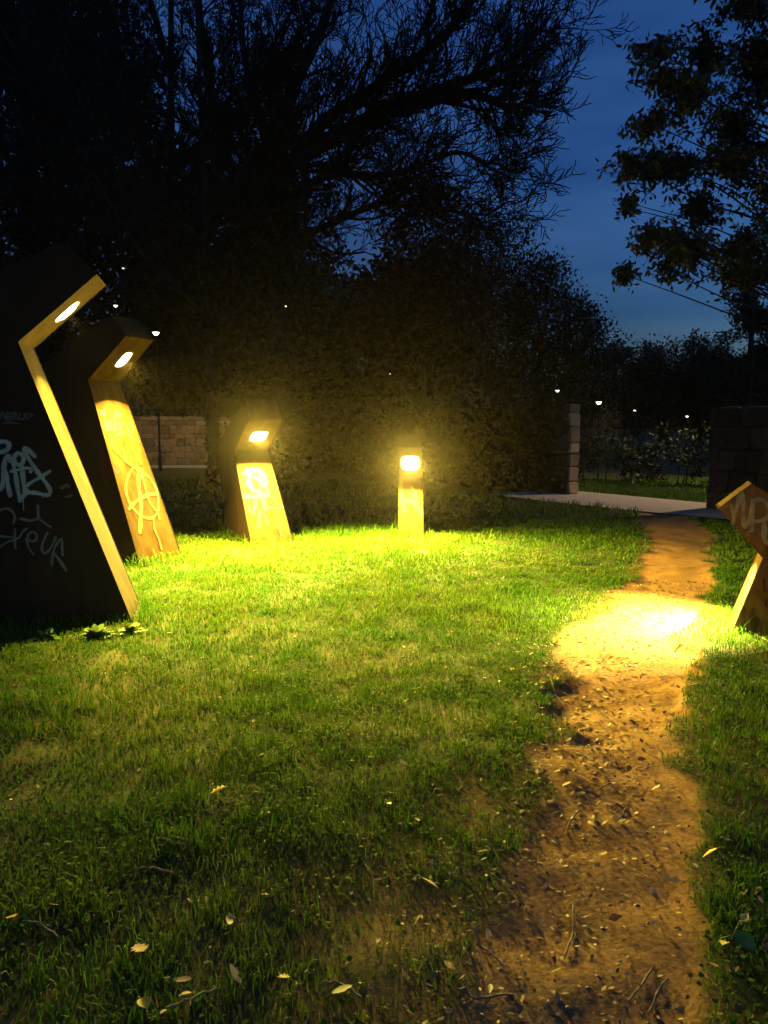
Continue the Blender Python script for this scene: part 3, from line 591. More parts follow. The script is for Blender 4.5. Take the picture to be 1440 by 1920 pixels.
LIMBS = [(.42, [(-3.27, 22.0, -.3), (-3.27, 22.0, 1.5), (-3.18, 22.0, 4.46), (-3.11, 22.35, 7.0), (-3.02, 22.7, 8.54), (-2.65, 23.05, 10.83), (-1.83, 23.4, 12.71), (-1.23, 23.75, 14.61)]),
 (0.213, [(-2.92, 22.4, 8.33), (-1.74, 22.0, 9.65), (-0.28, 21.65, 10.47), (1.53, 21.3, 11.57), (2.44, 20.95, 12.56), (3.18, 20.6, 13.37)]),
 (0.200, [(-2.5, 22.6, 8.9), (-0.29, 22.0, 9.93), (1.61, 22.35, 10.76), (3.12, 22.7, 11.4), (3.8, 23.05, 12.0), (4.6, 23.4, 12.9)]),
 (0.188, [(-2.6, 22.3, 8.7), (-0.44, 22.0, 9.72), (1.85, 21.65, 10.27), (2.6, 21.3, 10.1), (3.2, 20.95, 9.7), (3.7, 20.6, 9.75)]),
 (0.175, [(-2.9, 22.5, 8.61), (-3.47, 22.0, 10.13), (-3.86, 22.35, 11.93), (-3.96, 22.7, 14.03)]),
 (0.138, [(-3.05, 22.3, 7.4), (-1.61, 22.0, 8.33), (-0.29, 21.65, 8.22), (0.8, 21.3, 8.31), (1.9, 20.95, 8.6), (2.7, 20.6, 8.1)]),
 (0.175, [(-3.08, 22.2, 6.8), (-4.09, 22.0, 8.33), (-4.71, 22.35, 10.27), (-5.03, 22.7, 12.37), (-5.21, 23.05, 14.22)]),
 (0.125, [(-3.1, 22.2, 6.4), (-1.47, 22.0, 7.06), (0.0, 21.65, 7.52), (1.2, 21.3, 7.29), (2.2, 20.95, 7.06)])]
bare_tree('great bare tree whose limbs reach right across the blue sky', -3.27, 22.0, LIMBS, 11, ivy=(8.6, 1.0, 9000), minr=.0125)
bare_tree('bare tree with a pale gap of sky beside its fork, left of the great tree', -9.0, 32.6, auto_limbs(-9.0, 32.6, 21, 21, 9, (.5, .5), .34), 21, ivy=(10, 1.2, 9000), minr=.014)
bare_tree('bare tree at the far left above the tallest steel light', -10.6, 24.5, auto_limbs(-10.6, 24.5, 17, 22, 8, (-.4, .3)), 22, ivy=(9, 1.1, 7000), minr=.011)
bare_tree('slim bare tree with its trunk beside the lit rubble wall', -4.62, 21.0, auto_limbs(-4.62, 21.0, 13, 23, 6, (-.3, .6), .17), 23, ivy=(7, .13, 2500), minr=.011)
def bl(*a_): return a_
crown_tree('tall dark evergreen at the far left edge', -16.5, 33, [bl(-16.5, 33, 8, 3.6, 3, 5), bl(-15.5, 33, 14, 3.2, 3, 5), bl(-17, 33, 19, 3, 3, 4), bl(-18.5, 33, 5, 3, 2.6, 4)], 26000, .36, 31)
crown_tree('tall dark evergreen behind the left bare trees', -11.5, 35, [bl(-11.5, 35, 7, 3.4, 3, 5), bl(-11.8, 35, 13, 3, 3, 5), bl(-12, 35, 18.5, 2.6, 2.6, 4), bl(-9, 35, 5.5, 2.6, 2.5, 4)], 24000, .36, 32)
crown_tree('dark evergreen behind the great bare tree trunk', -6.6, 35, [bl(-6.6, 35, 6, 3.0, 3, 4.4), bl(-6.2, 35, 10, 2.6, 2.6, 3.2), bl(-4, 35.5, 5.5, 2.6, 2.4, 3.6)], 15000, .34, 33)
crown_tree('low dark evergreen right of the great bare tree', -1.2, 33.5, [bl(-1.2, 33.5, 4.6, 3.0, 2.6, 3.8), bl(.6, 33.5, 6.0, 2.0, 2, 2.4), bl(-2.6, 33.5, 6.4, 2, 2, 2.6)], 9000, .32, 34)
crown_tree('reddish brown tree with a rounded top in the middle', 1.35, 25.5, [bl(1.35, 25.5, 6.9, 1.5, 1.3, 2.6), bl(2.5, 25.5, 5.6, 1.4, 1.3, 2.1), bl(.4, 25.5, 5.0, 1.4, 1.3, 2.0)], 9000, .20, 35, RUST, .14, clumps=90)
crown_tree('broad dark tree sloping down to the right against the sky', 5.1, 36, [bl(4.3, 36, 6.3, 3.7, 3, 4.9), bl(7.2, 36, 5.2, 2.8, 2.8, 4.3), bl(8.9, 36, 4.0, 1.6, 2, 3.5), bl(1.8, 36, 5.0, 3.2, 2.6, 4.4)], 70000, .17, 36, clumps=260)
for i, (lab, x, y, h, wd) in enumerate((('far dark tree just right of the broad sloping tree', 19.2, 62, 8.6, 3.2), ('far dark tree, second of the low row under the sky', 22.5, 63, 8.4, 2.8), ('far dark tree with a small pointed top, third of the low row', 25.3, 62, 9.2, 2.2), ('far dark tree nearest the pines at the right', 27.6, 63, 7.4, 3.0), ('far dark tree behind the pines at the right edge', 31.5, 63, 8.5, 3.4))):
    crown_tree(lab, x, y, [bl(x, y, h * .55, wd, wd, h * .42), bl(x + wd * .5, y, h * .45, wd * .8, wd, h * .4), bl(x - wd * .3, y, h * .7, wd * .45, wd * .5, h * .27)], 14000, .24, 50 + i, clumps=90)

# pines at the right edge
def pine(label, x, y, H_, seed, r0=2.3):
    root = empty('pine_tree', (x, y, 0)); tag(root, label, 'tree', 'trees beyond the lawn'); rr = np.random.default_rng(seed); T1 = Tubes(); C = []; S = []
    T1.seg(np.array([0, 0, -.2]), np.array([0, 0, H_ * .5]), .17, .12); T1.seg(np.array([0, 0, H_ * .5]), np.array([0, 0, H_]), .12, .03)
    for k in range(34):
        t = rr.uniform(.18, 1.0); a_ = rr.uniform(0, 6.28); L = r0 * (1.05 - t) * rr.uniform(.6, 1.15) + .35; z = H_ * t
        p = np.array([0, 0, z]); q = p + np.array([math.cos(a_) * L, math.sin(a_) * L, rr.uniform(-.1, .35)]); T1.seg(p, q, .035, .012)
        for s in (.4, .62, .82, 1.0): C.append(p + (q - p) * s + rr.normal(size=3) * .08); S.append(.15)
    v, f = T1.geo(6); np_obj('trunk', v, f, M['bark'], root, smooth=True)
    v, f, c = leaf_cloud(C, 7000, np.array(S), .2, rr, GREEN, 3.5); tag(np_obj('crown', v, f, M['leaf'], root, c), kind='stuff')
pine('dark pine with layered boughs at the right edge under the leafy tree', 13.1, 28.0, 7.0, 61, 2.0)
pine('second dark pine standing at the very right edge', 15.0, 29.5, 8.6, 62, 2.2)

# leafy tree reaching in from the right
# leaf clumps of the crown: x, height, radius in metres; their depth varies about 12 m
BL = [(5.18, 7.54, 0.58), (4.82, 7.06, 0.42), (5.53, 6.95, 0.5), (3.86, 6.82, 0.33), (3.98, 6.4, 0.37), (4.28, 6.17, 0.42), (4.57, 6.36, 0.33), (3.8, 5.79, 0.32), (3.66, 5.36, 0.28), (4.09, 5.53, 0.46), (4.61, 5.57, 0.5), (5.37, 6.1, 0.54), (5.17, 5.38, 0.58), (4.8, 4.88, 0.42), (5.64, 4.84, 0.5), (3.68, 4.88, 0.12), (3.84, 4.95, 0.13), (3.86, 4.26, 0.32), (3.79, 3.91, 0.23), (4.23, 4.1, 0.4), (4.71, 4.14, 0.42), (5.2, 4.06, 0.5), (5.73, 3.91, 0.46), (4.2, 3.75, 0.17), (4.57, 4.49, 0.28), (6.11, 6.95, 0.91), (6.42, 5.76, 1.0), (6.26, 4.53, 0.83), (7.1, 6.36, 1.25), (7.18, 5.07, 1.08), (5.65, 8.2, 0.75), (4.95, 8.27, 0.58), (6.5, 8.34, 1.08)]
def right_tree():
    x, y = 7.9, 12.6; root = empty('leafy_tree', (x, y, 0)); tag(root, 'leafy tree reaching into the sky from the right edge', 'tree', 'trees beyond the lawn')
    rr = np.random.default_rng(71); ra = random.Random(71); o = np.array([x, y, 0.]); T1 = Tubes(); T2 = Tubes(); C = []; S = []
    T1.seg(np.array([0, 0, -.2]), np.array([-.1, 0, 2.2]), .22, .18); T1.seg(np.array([-.1, 0, 2.2]), np.array([-.25, 0, 5.0]), .18, .14); T1.seg(np.array([-.25, 0, 5.0]), np.array([-.3, 0, 9.5]), .14, .03)
    for (bx, by, br) in BL:
        c = np.array([bx, 12.0 + rr.uniform(-.7, .7), by]) - o; r = br
        s = np.array([-.25, 0, min(max(c[2] - 1.3 - abs(c[0]) * .15, 2.2), 8.5)]); pl = catmull([s, s + (c - s) * .33 + rr.normal(size=3) * .16 + np.array([0, 0, .3]), s + (c - s) * .7 + rr.normal(size=3) * .12 + np.array([0, 0, .2]), c], 4); r0 = .018 + r * .014
        for i in range(len(pl) - 1): T1.seg(pl[i], pl[i + 1], r0 * (1 - .8 * i / len(pl)), r0 * (1 - .8 * (i + 1) / len(pl)))
        n = max(5, int(34 * (r / .45) ** 1.6))
        for k in range(n):
            u = rr.normal(size=3); u /= np.linalg.norm(u); u[2] *= .75
            q = c + u * r * rr.uniform(.35, 1.35); m_ = c + (q - c) * .5 + np.array([0, 0, .05])
            T2.seg(c, m_, .009, .006); T2.seg(m_, q, .006, .004)
            d = nrm(q - c + np.array([0, 0, -.15 * r]))
            for t in np.linspace(.3, 1.15, 7): C.append(c + (q - c) * t + np.array([0, 0, -.02 * t])); S.append(.05)
    v, f = T1.geo(7); np_obj('trunk', v, f, M['bark'], root, smooth=True)
    v, f = T2.geo(3); tag(np_obj('twigs', v, f, M['bark'], root), kind='stuff')
    n = int(len(C) * 3.6)
    v, f, c = leaf_cloud(C, n, np.array(S), .115, rr, OLIVE, 2.5, droop=.7); tag(np_obj('crown', v, f, M['leaf'], root, c), kind='stuff')
right_tree()

# hedge beyond the gap and shrubs behind the walls
def hedge(name, label, cat, p0, p1, h, th_, n, size, seed, cols=GREEN):
    p0 = np.array(p0); p1 = np.array(p1); rr = np.random.default_rng(seed); L = np.linalg.norm(p1 - p0); d = (p1 - p0) / L; nn = np.array([-d[1], d[0]])
    k = int(L * 14); t = rr.uniform(0, L, k); s = rr.uniform(-th_ / 2, th_ / 2, k); z = rr.uniform(.15, 1, k) * h * (.85 + .25 * vnoise(t, t * 0, .8, seed))
    C = np.stack([d[0] * t + nn[0] * s, d[1] * t + nn[1] * s, z], 1)
    root = empty(name, (p0[0], p0[1], 0)); tag(root, label, cat)
    T1 = Tubes()
    for i in range(0, k, 3): T1.seg(np.array([C[i][0] * .98, C[i][1] * .98, -.05]), C[i], .02, .008)
    v, f = T1.geo(4); tag(np_obj('stems', v, f, M['bark'], root), kind='stuff')
    v, f, c = leaf_cloud(C, n, .16, size, rr, cols, 2.0); tag(np_obj('foliage', v, f, M['leaf'], root, c), kind='stuff')
hedge('hedge', 'dark leafy hedge seen through the gap in the wall', 'hedge', (2.6, 24.6), (12.2, 15.2), 1.5, .9, 13000, .13, 81)
hedge('tall_hedge', 'tall dark shrubs behind the wall left of the gap', 'hedge', (-7.5, 32.8), (3.2, 25.5), 4.2, 1.6, 14000, .24, 82)
hedge('tall_hedge', 'tall dark shrubs behind the wall at the right edge', 'hedge', (11.0, 20.6), (17.5, 18.0), 3.2, 1.2, 8000, .2, 83)

# ------------------------------------------------------------------ grass and clover
def scatter(y0, y1, dens, mx=1.4, seed=0):
    rr = np.random.default_rng(seed); xm = .56 * y1 + mx; n = int((y1 - y0) * 2 * xm * dens)
    x = rr.uniform(-xm, xm, n); y = rr.uniform(y0, y1, n); k = np.abs(x) < .56 * y + mx
    return x[k], y[k], rr
BOX = [(-1.901, 5.723, 11.8, 1, .59, 1.5), (-2.654, 8.265, -22.4, 1, .73, 1.4), (-1.691, 9.708, -64.3, 1, .565, 1.3), (.187, 10.45, -93, 1, .361, 1.0), (2.499, 5.43, 159.5, -1, .36, .75)]
def free(x, y):
    k = np.ones(len(x), bool)
    for bx, by, az, sd, wd, D in BOX:
        c_, s_ = math.cos(R(az)), math.sin(R(az)); f_ = (x - bx) * c_ + (y - by) * s_; l_ = (-(x - bx) * s_ + (y - by) * c_) * sd
        k &= ~((f_ < .005) & (f_ > -D - .01) & (l_ > -.01) & (l_ < wd + .01))
    # keep the gravel walk clear
    t = (x - 4.4) * .83 + (y - 13.75) * .55
    k &= ~((t > -.0) & (y > 7.5) & (t < 2.2))
    return k
def blades(name, label, bands, seed):
    VV, FF3, CC, base = [], [], [], 0
    for i, (y0, y1, dens, h0, h1, wd) in enumerate(bands):
        x, y, rr = scatter(y0, y1, dens, seed=seed + i)
        m = path_mask(x, y); keep = (rr.random(len(x)) > np.clip(m * 1.25, 0, 1)) & (rr.random(len(x)) > worn(x, y) * .78) & free(x, y)
        clump = vnoise(x, y, 7, 22); keep &= rr.random(len(x)) < .35 + .9 * clump
        x, y, clump = x[keep], y[keep], clump[keep]; n = len(x); z = height(x, y)
        tall = vnoise(x, y, 1.3, 23); H_ = rr.uniform(h0, h1, n) * (.55 + .9 * tall) * (.7 + .6 * clump) * np.where(rr.random(n) < .05, 1.6, 1)
        for bx, by, az, sd, wd_, D in BOX:      # the mower leaves longer tufts round the steel
            c_, s_ = math.cos(R(az)), math.sin(R(az)); f_ = (x - bx) * c_ + (y - by) * s_; l_ = (-(x - bx) * s_ + (y - by) * c_) * sd
            H_ = np.where((f_ < .09) & (f_ > -D - .1) & (l_ > -.09) & (l_ < wd_ + .1), H_ * 1.9, H_)
        a_ = rr.uniform(0, 2 * np.pi, n); lean = rr.uniform(.1, .95, n) * H_; b_ = a_ + np.pi / 2 + rr.normal(0, .4, n); ww = wd * rr.uniform(.6, 1.3, n) / 2
        P_ = np.stack([x, y, z - .004], 1); dx = np.stack([np.cos(a_), np.sin(a_), 0 * a_], 1); sx = np.stack([np.cos(b_), np.sin(b_), 0 * a_], 1)
        up = np.array([0, 0, 1.]); mid = P_ + dx * (lean * .35)[:, None] + up * (H_ * .62)[:, None]; tip = P_ + dx * lean[:, None] + up * (H_ * rr.uniform(.7, 1.05, n))[:, None]
        V_ = np.stack([P_ - sx * ww[:, None], P_ + sx * ww[:, None], mid + sx * (ww * .8)[:, None], mid - sx * (ww * .8)[:, None], tip], 1).reshape(-1, 3)
        k = (np.arange(n) * 5)[:, None] + base
        FF3 += [k + np.array([0, 1, 2]), k + np.array([0, 2, 3]), k + np.array([3, 2, 4])]
        hue = vnoise(x, y, 2.2, 24)[:, None]; g0 = np.array([.052, .150, .007]); g1 = np.array([.10, .165, .010])
        c = g0 * (1 - hue) + g1 * hue; dry = rr.random(n) < .008 + .025 * (vnoise(x, y, 1.1, 25) > .6); c[dry] = np.array([.15, .125, .035])
        c = c * rr.uniform(.55, 1.35, n)[:, None]; CC.append(np.repeat(c, 5, 0)); VV.append(V_); base += n * 5
    return tag(np_obj(name, np.concatenate(VV), np.concatenate(FF3), M['grass'], None, np.concatenate(CC)), label, 'grass', kind='stuff')
blades('grass', 'short uneven grass blades covering the lawn', [(1.3, 3.2, 6500, .022, .055, .0042), (3.2, 5.2, 5600, .025, .06, .005), (5.2, 8.0, 3500, .03, .06, .007), (8.0, 12.2, 1800, .03, .065, .010), (12.2, 22.0, 180, .05, .10, .022)], 100)
def clover(name, label, bands, seed):
    VV, FF, CC, base = [], [], [], 0
    for i, (y0, y1, dens, s0, s1) in enumerate(bands):
        x, y, rr = scatter(y0, y1, dens, seed=seed + i)
        pat = vnoise(x, y, 2.6, 31); keep = (rr.random(len(x)) < np.clip((pat - .34) * 2.4, .04, 1)) & (rr.random(len(x)) > np.clip(path_mask(x, y) * 1.3, 0, 1)) & (rr.random(len(x)) > worn(x, y) * .8) & free(x, y)
        x, y = x[keep], y[keep]; n = len(x); z = height(x, y) + rr.uniform(.008, .04, n)
        s = rr.uniform(s0, s1, n); a0 = rr.uniform(0, 6.28, n); t1, t2 = rr.normal(0, .2, n), rr.normal(0, .2, n)
        ang = np.array([0, 1.05, 1.57, 2.09, 3.14, 4.19, 4.71, 5.24])[None]; r_ = np.array([1, .95, .8, .95, 1, .9, .62, .9])[None] * s[:, None]
        lx = np.cos(ang + a0[:, None]) * r_; ly = np.sin(ang + a0[:, None]) * r_
        V_ = np.stack([x[:, None] + lx, y[:, None] + ly, z[:, None] + lx * t1[:, None] + ly * t2[:, None]], -1).reshape(-1, 3)
        FF.append((np.arange(n) * 8)[:, None] + np.arange(8)[None] + base); base += n * 8; VV.append(V_)
        c = np.array([.038, .098, .008]) * rr.uniform(.6, 1.3, n)[:, None]; CC.append(np.repeat(c, 8, 0))
    return tag(np_obj(name, np.concatenate(VV), np.concatenate(FF), M['clover'], None, np.concatenate(CC)), label, 'clover', kind='stuff')
clover('clover', 'small round clover leaves spread among the grass', [(1.3, 3.2, 2000, .0045, .010), (3.2, 5.2, 900, .005, .010), (5.2, 8.5, 300, .007, .011)], 200)
# lit grass verge under the hedge
def verge():
    rr = np.random.default_rng(5); n = 9000; t = rr.uniform(-.5, 9, n); s = rr.uniform(0, 2.6, n)
    x = 3.6 + t * .62 + s * .74; y = 19.0 - t * .78 + s * .55; z = height(x, y); a_ = rr.uniform(0, 6.28, n); h_ = rr.uniform(.05, .13, n); w_ = .012
    d = np.stack([np.cos(a_), np.sin(a_), 0 * a_], 1); P_ = np.stack([x, y, z], 1)
    V_ = np.stack([P_ - d * w_, P_ + d * w_, P_ + d[:, [1, 0, 2]] * (h_ * .5)[:, None] + np.array([0, 0, 1.]) * h_[:, None]], 1).reshape(-1, 3)
    c = np.repeat(np.array([.055, .11, .025]) * rr.uniform(.6, 1.4, n)[:, None], 3, 0)
    tag(np_obj('verge_grass', V_, np.arange(n * 3).reshape(n, 3), M['grass'], None, c), 'strip of longer grass between gravel walk and hedge', 'grass', kind='stuff')
verge()

# ------------------------------------------------------------------ weeds at the foot of the tallest light
def weed(label, x, y, n, L, seed):
    rr = random.Random(seed); root = empty('weed_clump', (x, y, ground_z(x, y))); tag(root, label, 'weed')
    for i in range(n):
        a_ = rr.uniform(0, 6.28); el = rr.uniform(.25, 1.2); l = L * rr.uniform(.6, 1.2); wd = l * rr.uniform(.30, .48); V_ = []; F_ = []
        for k in range(6):
            t = k / 5; r_ = l * t * math.cos(el); z = l * math.sin(el) * (t - .55 * t * t * (1.3 - el * .5)); hw = wd * math.sin(math.pi * (t * .85 + .12)) / 2
            c_, s_ = math.cos(a_), math.sin(a_)
            V_ += [(c_ * r_ - s_ * hw, s_ * r_ + c_ * hw, z), (c_ * r_, s_ * r_, z - hw * .3), (c_ * r_ + s_ * hw, s_ * r_ - c_ * hw, z)]
            if k: b_ = 3 * k; F_ += [(b_ - 3, b_ - 2, b_ + 1, b_), (b_ - 2, b_ - 1, b_ + 2, b_ + 1)]
        g_ = rr.uniform(.7, 1.3); col = np.tile(np.array([.13, .20, .04]) * g_, (len(V_), 1))
        o = np_obj('leaf', np.array(V_), np.array(F_), M['leaf'], root, col, smooth=True)
weed('broad pale weed clump at the foot of the tallest steel light', -2.03, 5.30, 60, .13, 1)
weed('low weed clump touching the corner of the tallest steel light', -1.83, 5.42, 26, .12, 3)
weed('small weed tuft left of the broad clump against the dark steel', -2.36, 5.24, 22, .13, 2)

# ------------------------------------------------------------------ fallen leaves and twigs
def leaf_mesh(name, kind, col, seed):
    r = random.Random(seed); L, Wd = {'oval': (1, .52), 'slim': (1, .34), 'drop': (1, .55), 'round': (1, .85), 'lobed': (1, .8)}[kind]; N = 8; V_ = []; F_ = []
    curl = r.uniform(-.5, .9); fold = r.uniform(.05, .45); bend = r.uniform(-.25, .35)
    for i in range(N + 1):
        t = i / N; hw = Wd / 2 * math.sin(math.pi * min(1, t * .94 + .05)) ** (.8 if kind != 'drop' else 1.0) * ((1.25 - .75 * t) if kind == 'drop' else 1)
        if kind == 'lobed': hw *= (1 + .35 * math.cos(i * math.pi))
        x = t - .5; z = curl * .35 * (t - .5) ** 2; yb = bend * (t - .5) ** 2
        V_ += [(x, yb - hw, z + hw * fold + r.uniform(-.02, .02)), (x, yb, z), (x, yb + hw, z + hw * fold + r.uniform(-.02, .02))]
        if i: b_ = 3 * i; F_ += [(b_ - 3, b_ - 2, b_ + 1, b_), (b_ - 2, b_ - 1, b_ + 2, b_ + 1)]
    c = np.tile(np.array(col), (len(V_), 1)) * np.array([r.uniform(.8, 1.15) for _ in V_])[:, None]
    return np_mesh(name, np.array(V_), np.array(F_), M['dry'], c, True)
def stem_geo(L, seed):
    r = random.Random(seed); T_ = Tubes(); p = np.array([-.48, 0, 0.]); d = np.array([-1, r.uniform(-.4, .4), .1])
    for i in range(3):
        d = nrm(d + np.array([0, r.uniform(-.3, .3), r.uniform(-.2, .2)])); q = p + d * L / 3; T_.seg(p, q, .02, .015); p = q
    return T_.geo(4)
YEL = (.62, .40, .05); PALE = (.50, .38, .16); BROWN = (.22, .13, .06); GRN = (.035, .10, .03); TAN = (.36, .25, .12)
SPEC = [(-1.11, 2.15, .045, 'round', YEL, 'bright yellow rounded leaf at the left edge of the grass'), (-.66, 2.95, .085, 'lobed', YEL, 'yellow lobed leaf with a stalk lying mid-lawn'),
 (-.46, 2.14, .06, 'oval', PALE, 'pale upright leaf in the dark grass near the bottom'), (.10, 2.16, .055, 'drop', (.6, .48, .16), 'pale yellow leaf hanging from a stalk beside the worn patch'),
 (.96, 2.03, .06, 'drop', (.66, .52, .08), 'yellow teardrop leaf at the lower right'), (1.02, 2.03, .08, 'round', GRN, 'broad dark green leaf beside the yellow teardrop leaf'),
 (.87, 2.34, .045, 'round', (.6, .46, .2), 'pale round leaf lying alone on the path near the right side'), (1.10, 2.98, .06, 'drop', PALE, 'pale leaf on the right side of the path, half way up'),
 (-.61, 1.81, .05, 'round', (.42, .33, .05), 'dull yellow leaf at the bottom edge'), (.15, 2.35, .085, 'slim', TAN, 'long tan leaf lying across the worn patch'),
 (-.40, 1.92, .07, 'slim', PALE, 'pale narrow leaf lying flat near the bottom'), (-.53, 1.89, .075, 'slim', TAN, 'tan curled leaf left of the pale narrow one'),
 (1.07, 2.14, .06, 'drop', (.62, .48, .14), 'yellow folded leaf at the right above the teardrop leaf'), (1.11, 2.48, .07, 'oval', YEL, 'yellow leaf in clover at the right edge'),
 (.95, 2.39, .075, 'slim', PALE, 'pale slim leaf at the right side of the path'), (.81, 2.17, .035, 'oval', (.55, .42, .2), 'small pale leaf standing on edge on the path'),
 (.99, 2.29, .07, 'slim', TAN, 'tan curved leaf at the right margin of the path'), (.71, 2.21, .055, 'drop', BROWN, 'brown folded leaf on the middle of the path'),
 (-.69, 2.03, .065, 'lobed', (.42, .24, .13), 'reddish brown lobed leaf in the dark grass at the left'), (.34, 2.51, .05, 'oval', PALE, 'pale leaf at the left margin of the path'),
 (.02, 2.85, .03, 'round', (.6, .55, .4), 'tiny whitish leaf in the middle grass'), (-.11, 1.88, .07, 'oval', (.2, .22, .05), 'greenish leaf near the bottom centre')]
def put_leaf(x, y, size, me, rr, up=.008):
    o = bpy.data.objects.new('fallen_leaf', me); link(o); o.location = (x, y, ground_z(x, y) + up + size * .12); o.scale = (size,) * 3
    o.rotation_euler = (rr.gauss(0, .3), rr.gauss(0, .3), rr.uniform(0, 6.28)); return o
rl = random.Random(3)
for i, (x, y, s_, kd, col, lab) in enumerate(SPEC):
    o = put_leaf(x, y, s_ * .82, leaf_mesh('fallen_leaf', kd, col, 300 + i), rl, .012 if path_mask(x, y) > .5 else .035)
    tag(o, lab, 'leaf', 'fallen leaves'); v, f = stem_geo(.35, i); np_obj('stalk', v, f, M['twig'], o)
LM = [leaf_mesh('dry_leaf', k, c, 400 + i) for i, (k, c) in enumerate((('oval', BROWN), ('slim', TAN), ('slim', (.28, .17, .08)), ('drop', TAN), ('oval', PALE), ('slim', PALE), ('oval', (.16, .09, .05)), ('drop', (.30, .20, .07)), ('lobed', TAN), ('slim', BROWN)))]
LOOK = ['brown oval', 'tan slim', 'dull brown slim', 'tan pointed', 'pale oval', 'pale slim', 'dark brown oval', 'ochre pointed', 'tan lobed', 'brown slim']
def zone(y): return 'close to the camera' if y < 2.4 else 'a few steps ahead' if y < 3.4 else 'by the dip in the path' if y < 4.6 else 'near the steel lights'
cnt = 0
while cnt < 150:      # leaves gathered on the path, most where it dips
    y = rl.choice((rl.gauss(3.55, .45), rl.gauss(3.1, .3), rl.uniform(1.8, 5.6))); y = min(max(y, 1.8), 6)
    l, r_ = float(np.interp(y, PY, PL)), float(np.interp(y, PY, PR)); x = l + (r_ - l) * min(max(rl.gauss(.32, .26), -.05), 1.05)
    li_ = rl.randrange(len(LM))
    tag(put_leaf(x, y, rl.uniform(.02, .048), LM[li_], rl), f'small {LOOK[li_]} leaf on the trodden path {zone(y)}', 'leaf', 'dry leaves scattered on the dirt path'); cnt += 1
cnt = 0
while cnt < 90:
    y = 1.8 + 4.4 * rl.random() ** 1.6; x = rl.uniform(-.5 * y - .2, .5 * y + .3)
    if path_mask(x, y) > .4 or not free(np.array([x]), np.array([y]))[0]: continue
    if rl.random() > .35 + .65 * float(worn(np.array([x]), np.array([y]))[0]) + .3 * (x > 0): continue
    li_ = rl.randrange(len(LM))
    tag(put_leaf(x, y, rl.uniform(.018, .042), LM[li_], rl, .022), f'small {LOOK[li_]} leaf in grass {"right" if x > float(np.interp(y, PY, PR)) else "left"} of path {zone(y)}', 'leaf', 'dry leaves scattered in the lawn'); cnt += 1
def litter():        # crumbs of leaf too small to tell apart
    rr = np.random.default_rng(17); n = 3400; y = 1.5 + 6.0 * rr.random(n) ** 1.5; l = np.interp(y, PY, PL); r_ = np.interp(y, PY, PR)
    x = np.where(rr.random(n) < .88, l + (r_ - l) * rr.normal(.3, .4, n), rr.uniform(-.55, .55, n) * y)
    k = free(x, y); x, y = x[k], y[k]; n = len(x); z = height(x, y) + .006; s_ = rr.uniform(.006, .018, n) * np.clip(y / 3, .8, 1.5)
    a_ = rr.uniform(0, 6.28, n); d = np.stack([np.cos(a_), np.sin(a_), rr.normal(0, .25, n)], 1); e = np.stack([-np.sin(a_), np.cos(a_), rr.normal(0, .35, n)], 1) * .45; P_ = np.stack([x, y, z], 1)
    V_ = np.stack([P_ - d * s_[:, None], P_ + e * s_[:, None], P_ + d * s_[:, None], P_ - e * s_[:, None]], 1).reshape(-1, 3)
    cs = np.array([BROWN, TAN, PALE, (.14, .08, .04), (.3, .19, .09)])[rr.integers(0, 5, n)] * rr.uniform(.6, 1.2, n)[:, None]
    tag(np_obj('leaf_litter', V_, np.arange(n * 4).reshape(n, 4), M['dry'], None, np.repeat(cs, 4, 0)), 'fine crumbs of dry leaf along path and lawn', 'leaf litter', kind='stuff')
litter()
def pebbles():
    rr = np.random.default_rng(23); n = 130; y = 1.6 + 5 * rr.random(n) ** 1.4; l = np.interp(y, PY, PL); r_ = np.interp(y, PY, PR); x = l + (r_ - l) * rr.uniform(.02, .98, n); s_ = rr.uniform(.003, .008, n)
    B_ = np.array([(1, 0, 0), (0, 1, 0), (-1, 0, 0), (0, -1, 0), (0, 0, 1), (.7, .7, .5), (-.7, .6, .5), (-.6, -.7, .5), (.7, -.6, .5)], float)
    Fp = np.array([(0, 1, 5), (1, 2, 6), (2, 3, 7), (3, 0, 8), (0, 5, 8), (1, 6, 5), (2, 7, 6), (3, 8, 7), (4, 5, 6), (4, 6, 7), (4, 7, 8), (4, 8, 5)])
    V_ = (B_[None] * rr.uniform(.7, 1.3, (n, 9, 1)) * s_[:, None, None] * np.stack([rr.uniform(.8, 1.5, n), rr.uniform(.8, 1.3, n), rr.uniform(.5, .9, n)], 1)[:, None] + np.stack([x, y, height(x, y) - .001], 1)[:, None]).reshape(-1, 3)
    F_ = (np.arange(n) * 9)[:, None, None] + Fp[None]; c = np.array([.26, .19, .12]) * rr.uniform(.5, 1.4, n)[:, None]
    tag(np_obj('pebbles', V_, F_.reshape(-1, 3), M['dry'], None, np.repeat(c, 9, 0)), 'small pebbles pressed into the dirt path', 'pebbles', kind='stuff')
pebbles()
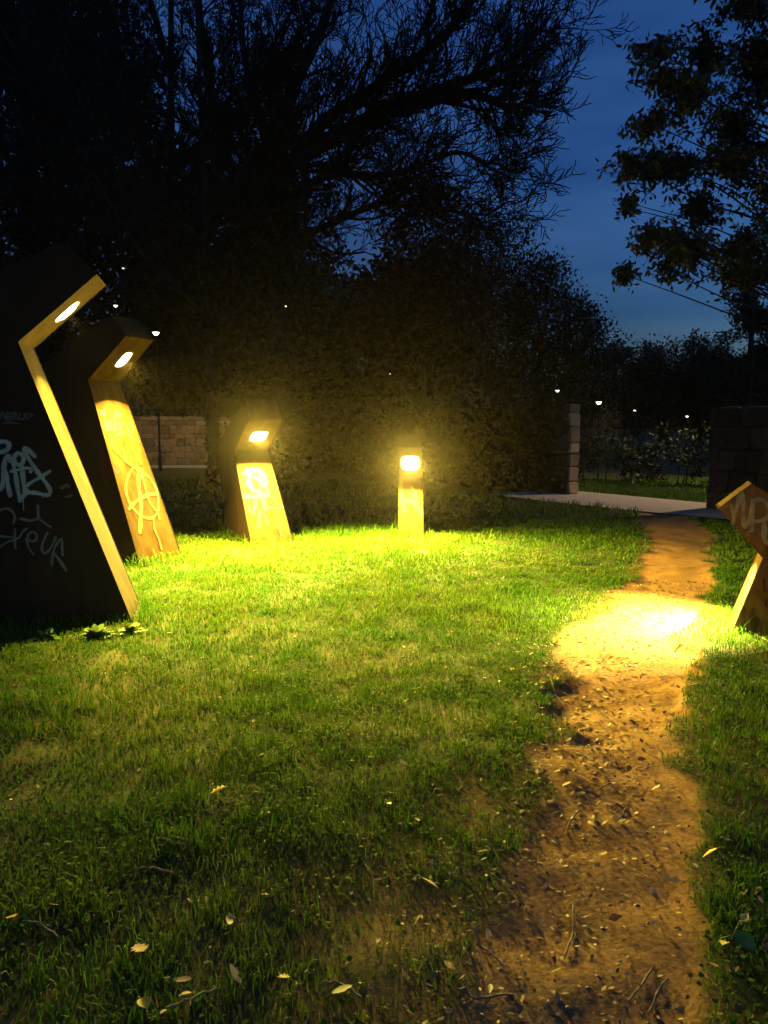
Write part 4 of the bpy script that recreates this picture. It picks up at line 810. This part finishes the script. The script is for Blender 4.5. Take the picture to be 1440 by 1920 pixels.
TW = [([(0.6, 2.29), (0.57, 2.17), (0.52, 2.06)], 'curved twig lying lengthwise on the path near the bottom'), ([(0.2, 1.89), (0.26, 1.9), (0.35, 1.91)], 'pale twig lying crosswise at the bottom left of the path'),
 ([(0.26, 2.16), (0.3, 2.08), (0.34, 2.01)], 'thin twig slanting at the left margin of the path'), ([(-1.08, 2.15), (-1.02, 2.14), (-0.95, 2.09)], 'pale bent twig beside the bright yellow leaf at the left'),
 ([(0.75, 2.0), (0.7, 1.94), (0.65, 1.89)], 'straight twig at the lower right of the path, left one of two'), ([(0.78, 1.96), (0.74, 1.92), (0.69, 1.85)], 'straight twig at the lower right of the path, right one of two'),
 ([(0.75, 3.05), (0.85, 3.0), (0.95, 3.06)], 'bowed twig lying across the path under the leaf pile'), ([(-0.84, 2.44), (-0.78, 2.45), (-0.7, 2.42)], 'thin twig in the grass at the left, lower one'),
 ([(-0.17, 1.92), (-0.12, 1.92), (-0.06, 1.87)], 'pale twig near the bottom centre'), ([(-0.55, 1.81), (-0.5, 1.84), (-0.44, 1.88)], 'thin twig in the dark grass at the bottom'),
 ([(0.76, 2.85), (0.71, 2.78), (0.67, 2.7)], 'short twig on the left half of the path'), ([(1.0, 4.5), (1.01, 4.33), (1.02, 4.22)], 'root stub sticking out of the left path bank'),
 ([(2.61, 5.4), (2.63, 5.25), (2.61, 5.12)], 'twig at the foot of the lowest steel light'), ([(0.95, 2.88), (0.92, 2.82), (0.87, 2.75)], 'short twig on the right half of the path'), ([(-0.81, 2.63), (-0.75, 2.61), (-0.7, 2.58)], 'thin twig in the grass at the left, upper one')]
for i, (pl, lab) in enumerate(TW):
    T_ = Tubes(); c = catmull(pl, 4); rr = random.Random(i); x0, y0 = c[0]; z0 = ground_z(x0, y0); P_ = [np.array([q[0] - x0, q[1] - y0, ground_z(q[0], q[1]) - z0 + rr.uniform(.004, .012) + (0.0 if path_mask(q[0], q[1]) > .5 else .02)]) for q in c]
    for a_, b_ in zip(P_[:-1], P_[1:]): T_.seg(a_, b_, .0032, .0028)
    s = P_[len(P_) // 2]; T_.seg(s, s + np.array([rr.uniform(-.03, .03), rr.uniform(-.03, .03), .008]), .002, .0012)
    v, f = T_.geo(5); o = np_obj('twig', v, f, M['twig'], None, smooth=True); o.location = (x0, y0, z0); tag(o, lab, 'twig', 'twigs on the ground')

# ------------------------------------------------------------------ thin volume added to imitate lens glare round the lamps
def glare_haze(dens):
    v, f = box_geo(-330, 330, -330, 430, -1.3, 31); m = bpy.data.materials.new('lamp_glare_volume'); m.use_nodes = True; n = m.node_tree; n.nodes.clear()
    o = n.nodes.new('ShaderNodeOutputMaterial'); p = n.nodes.new('ShaderNodeVolumePrincipled'); p.inputs['Color'].default_value = (.95, .84, .72, 1); p.inputs['Density'].default_value = dens; p.inputs['Anisotropy'].default_value = .92
    n.links.new(p.outputs[0], o.inputs['Volume']); tag(mesh_obj('glare_haze', v, f, m), 'added thin volume for the lens glare round the lamps', 'glare_haze', kind='stuff')
glare_haze(.00034)
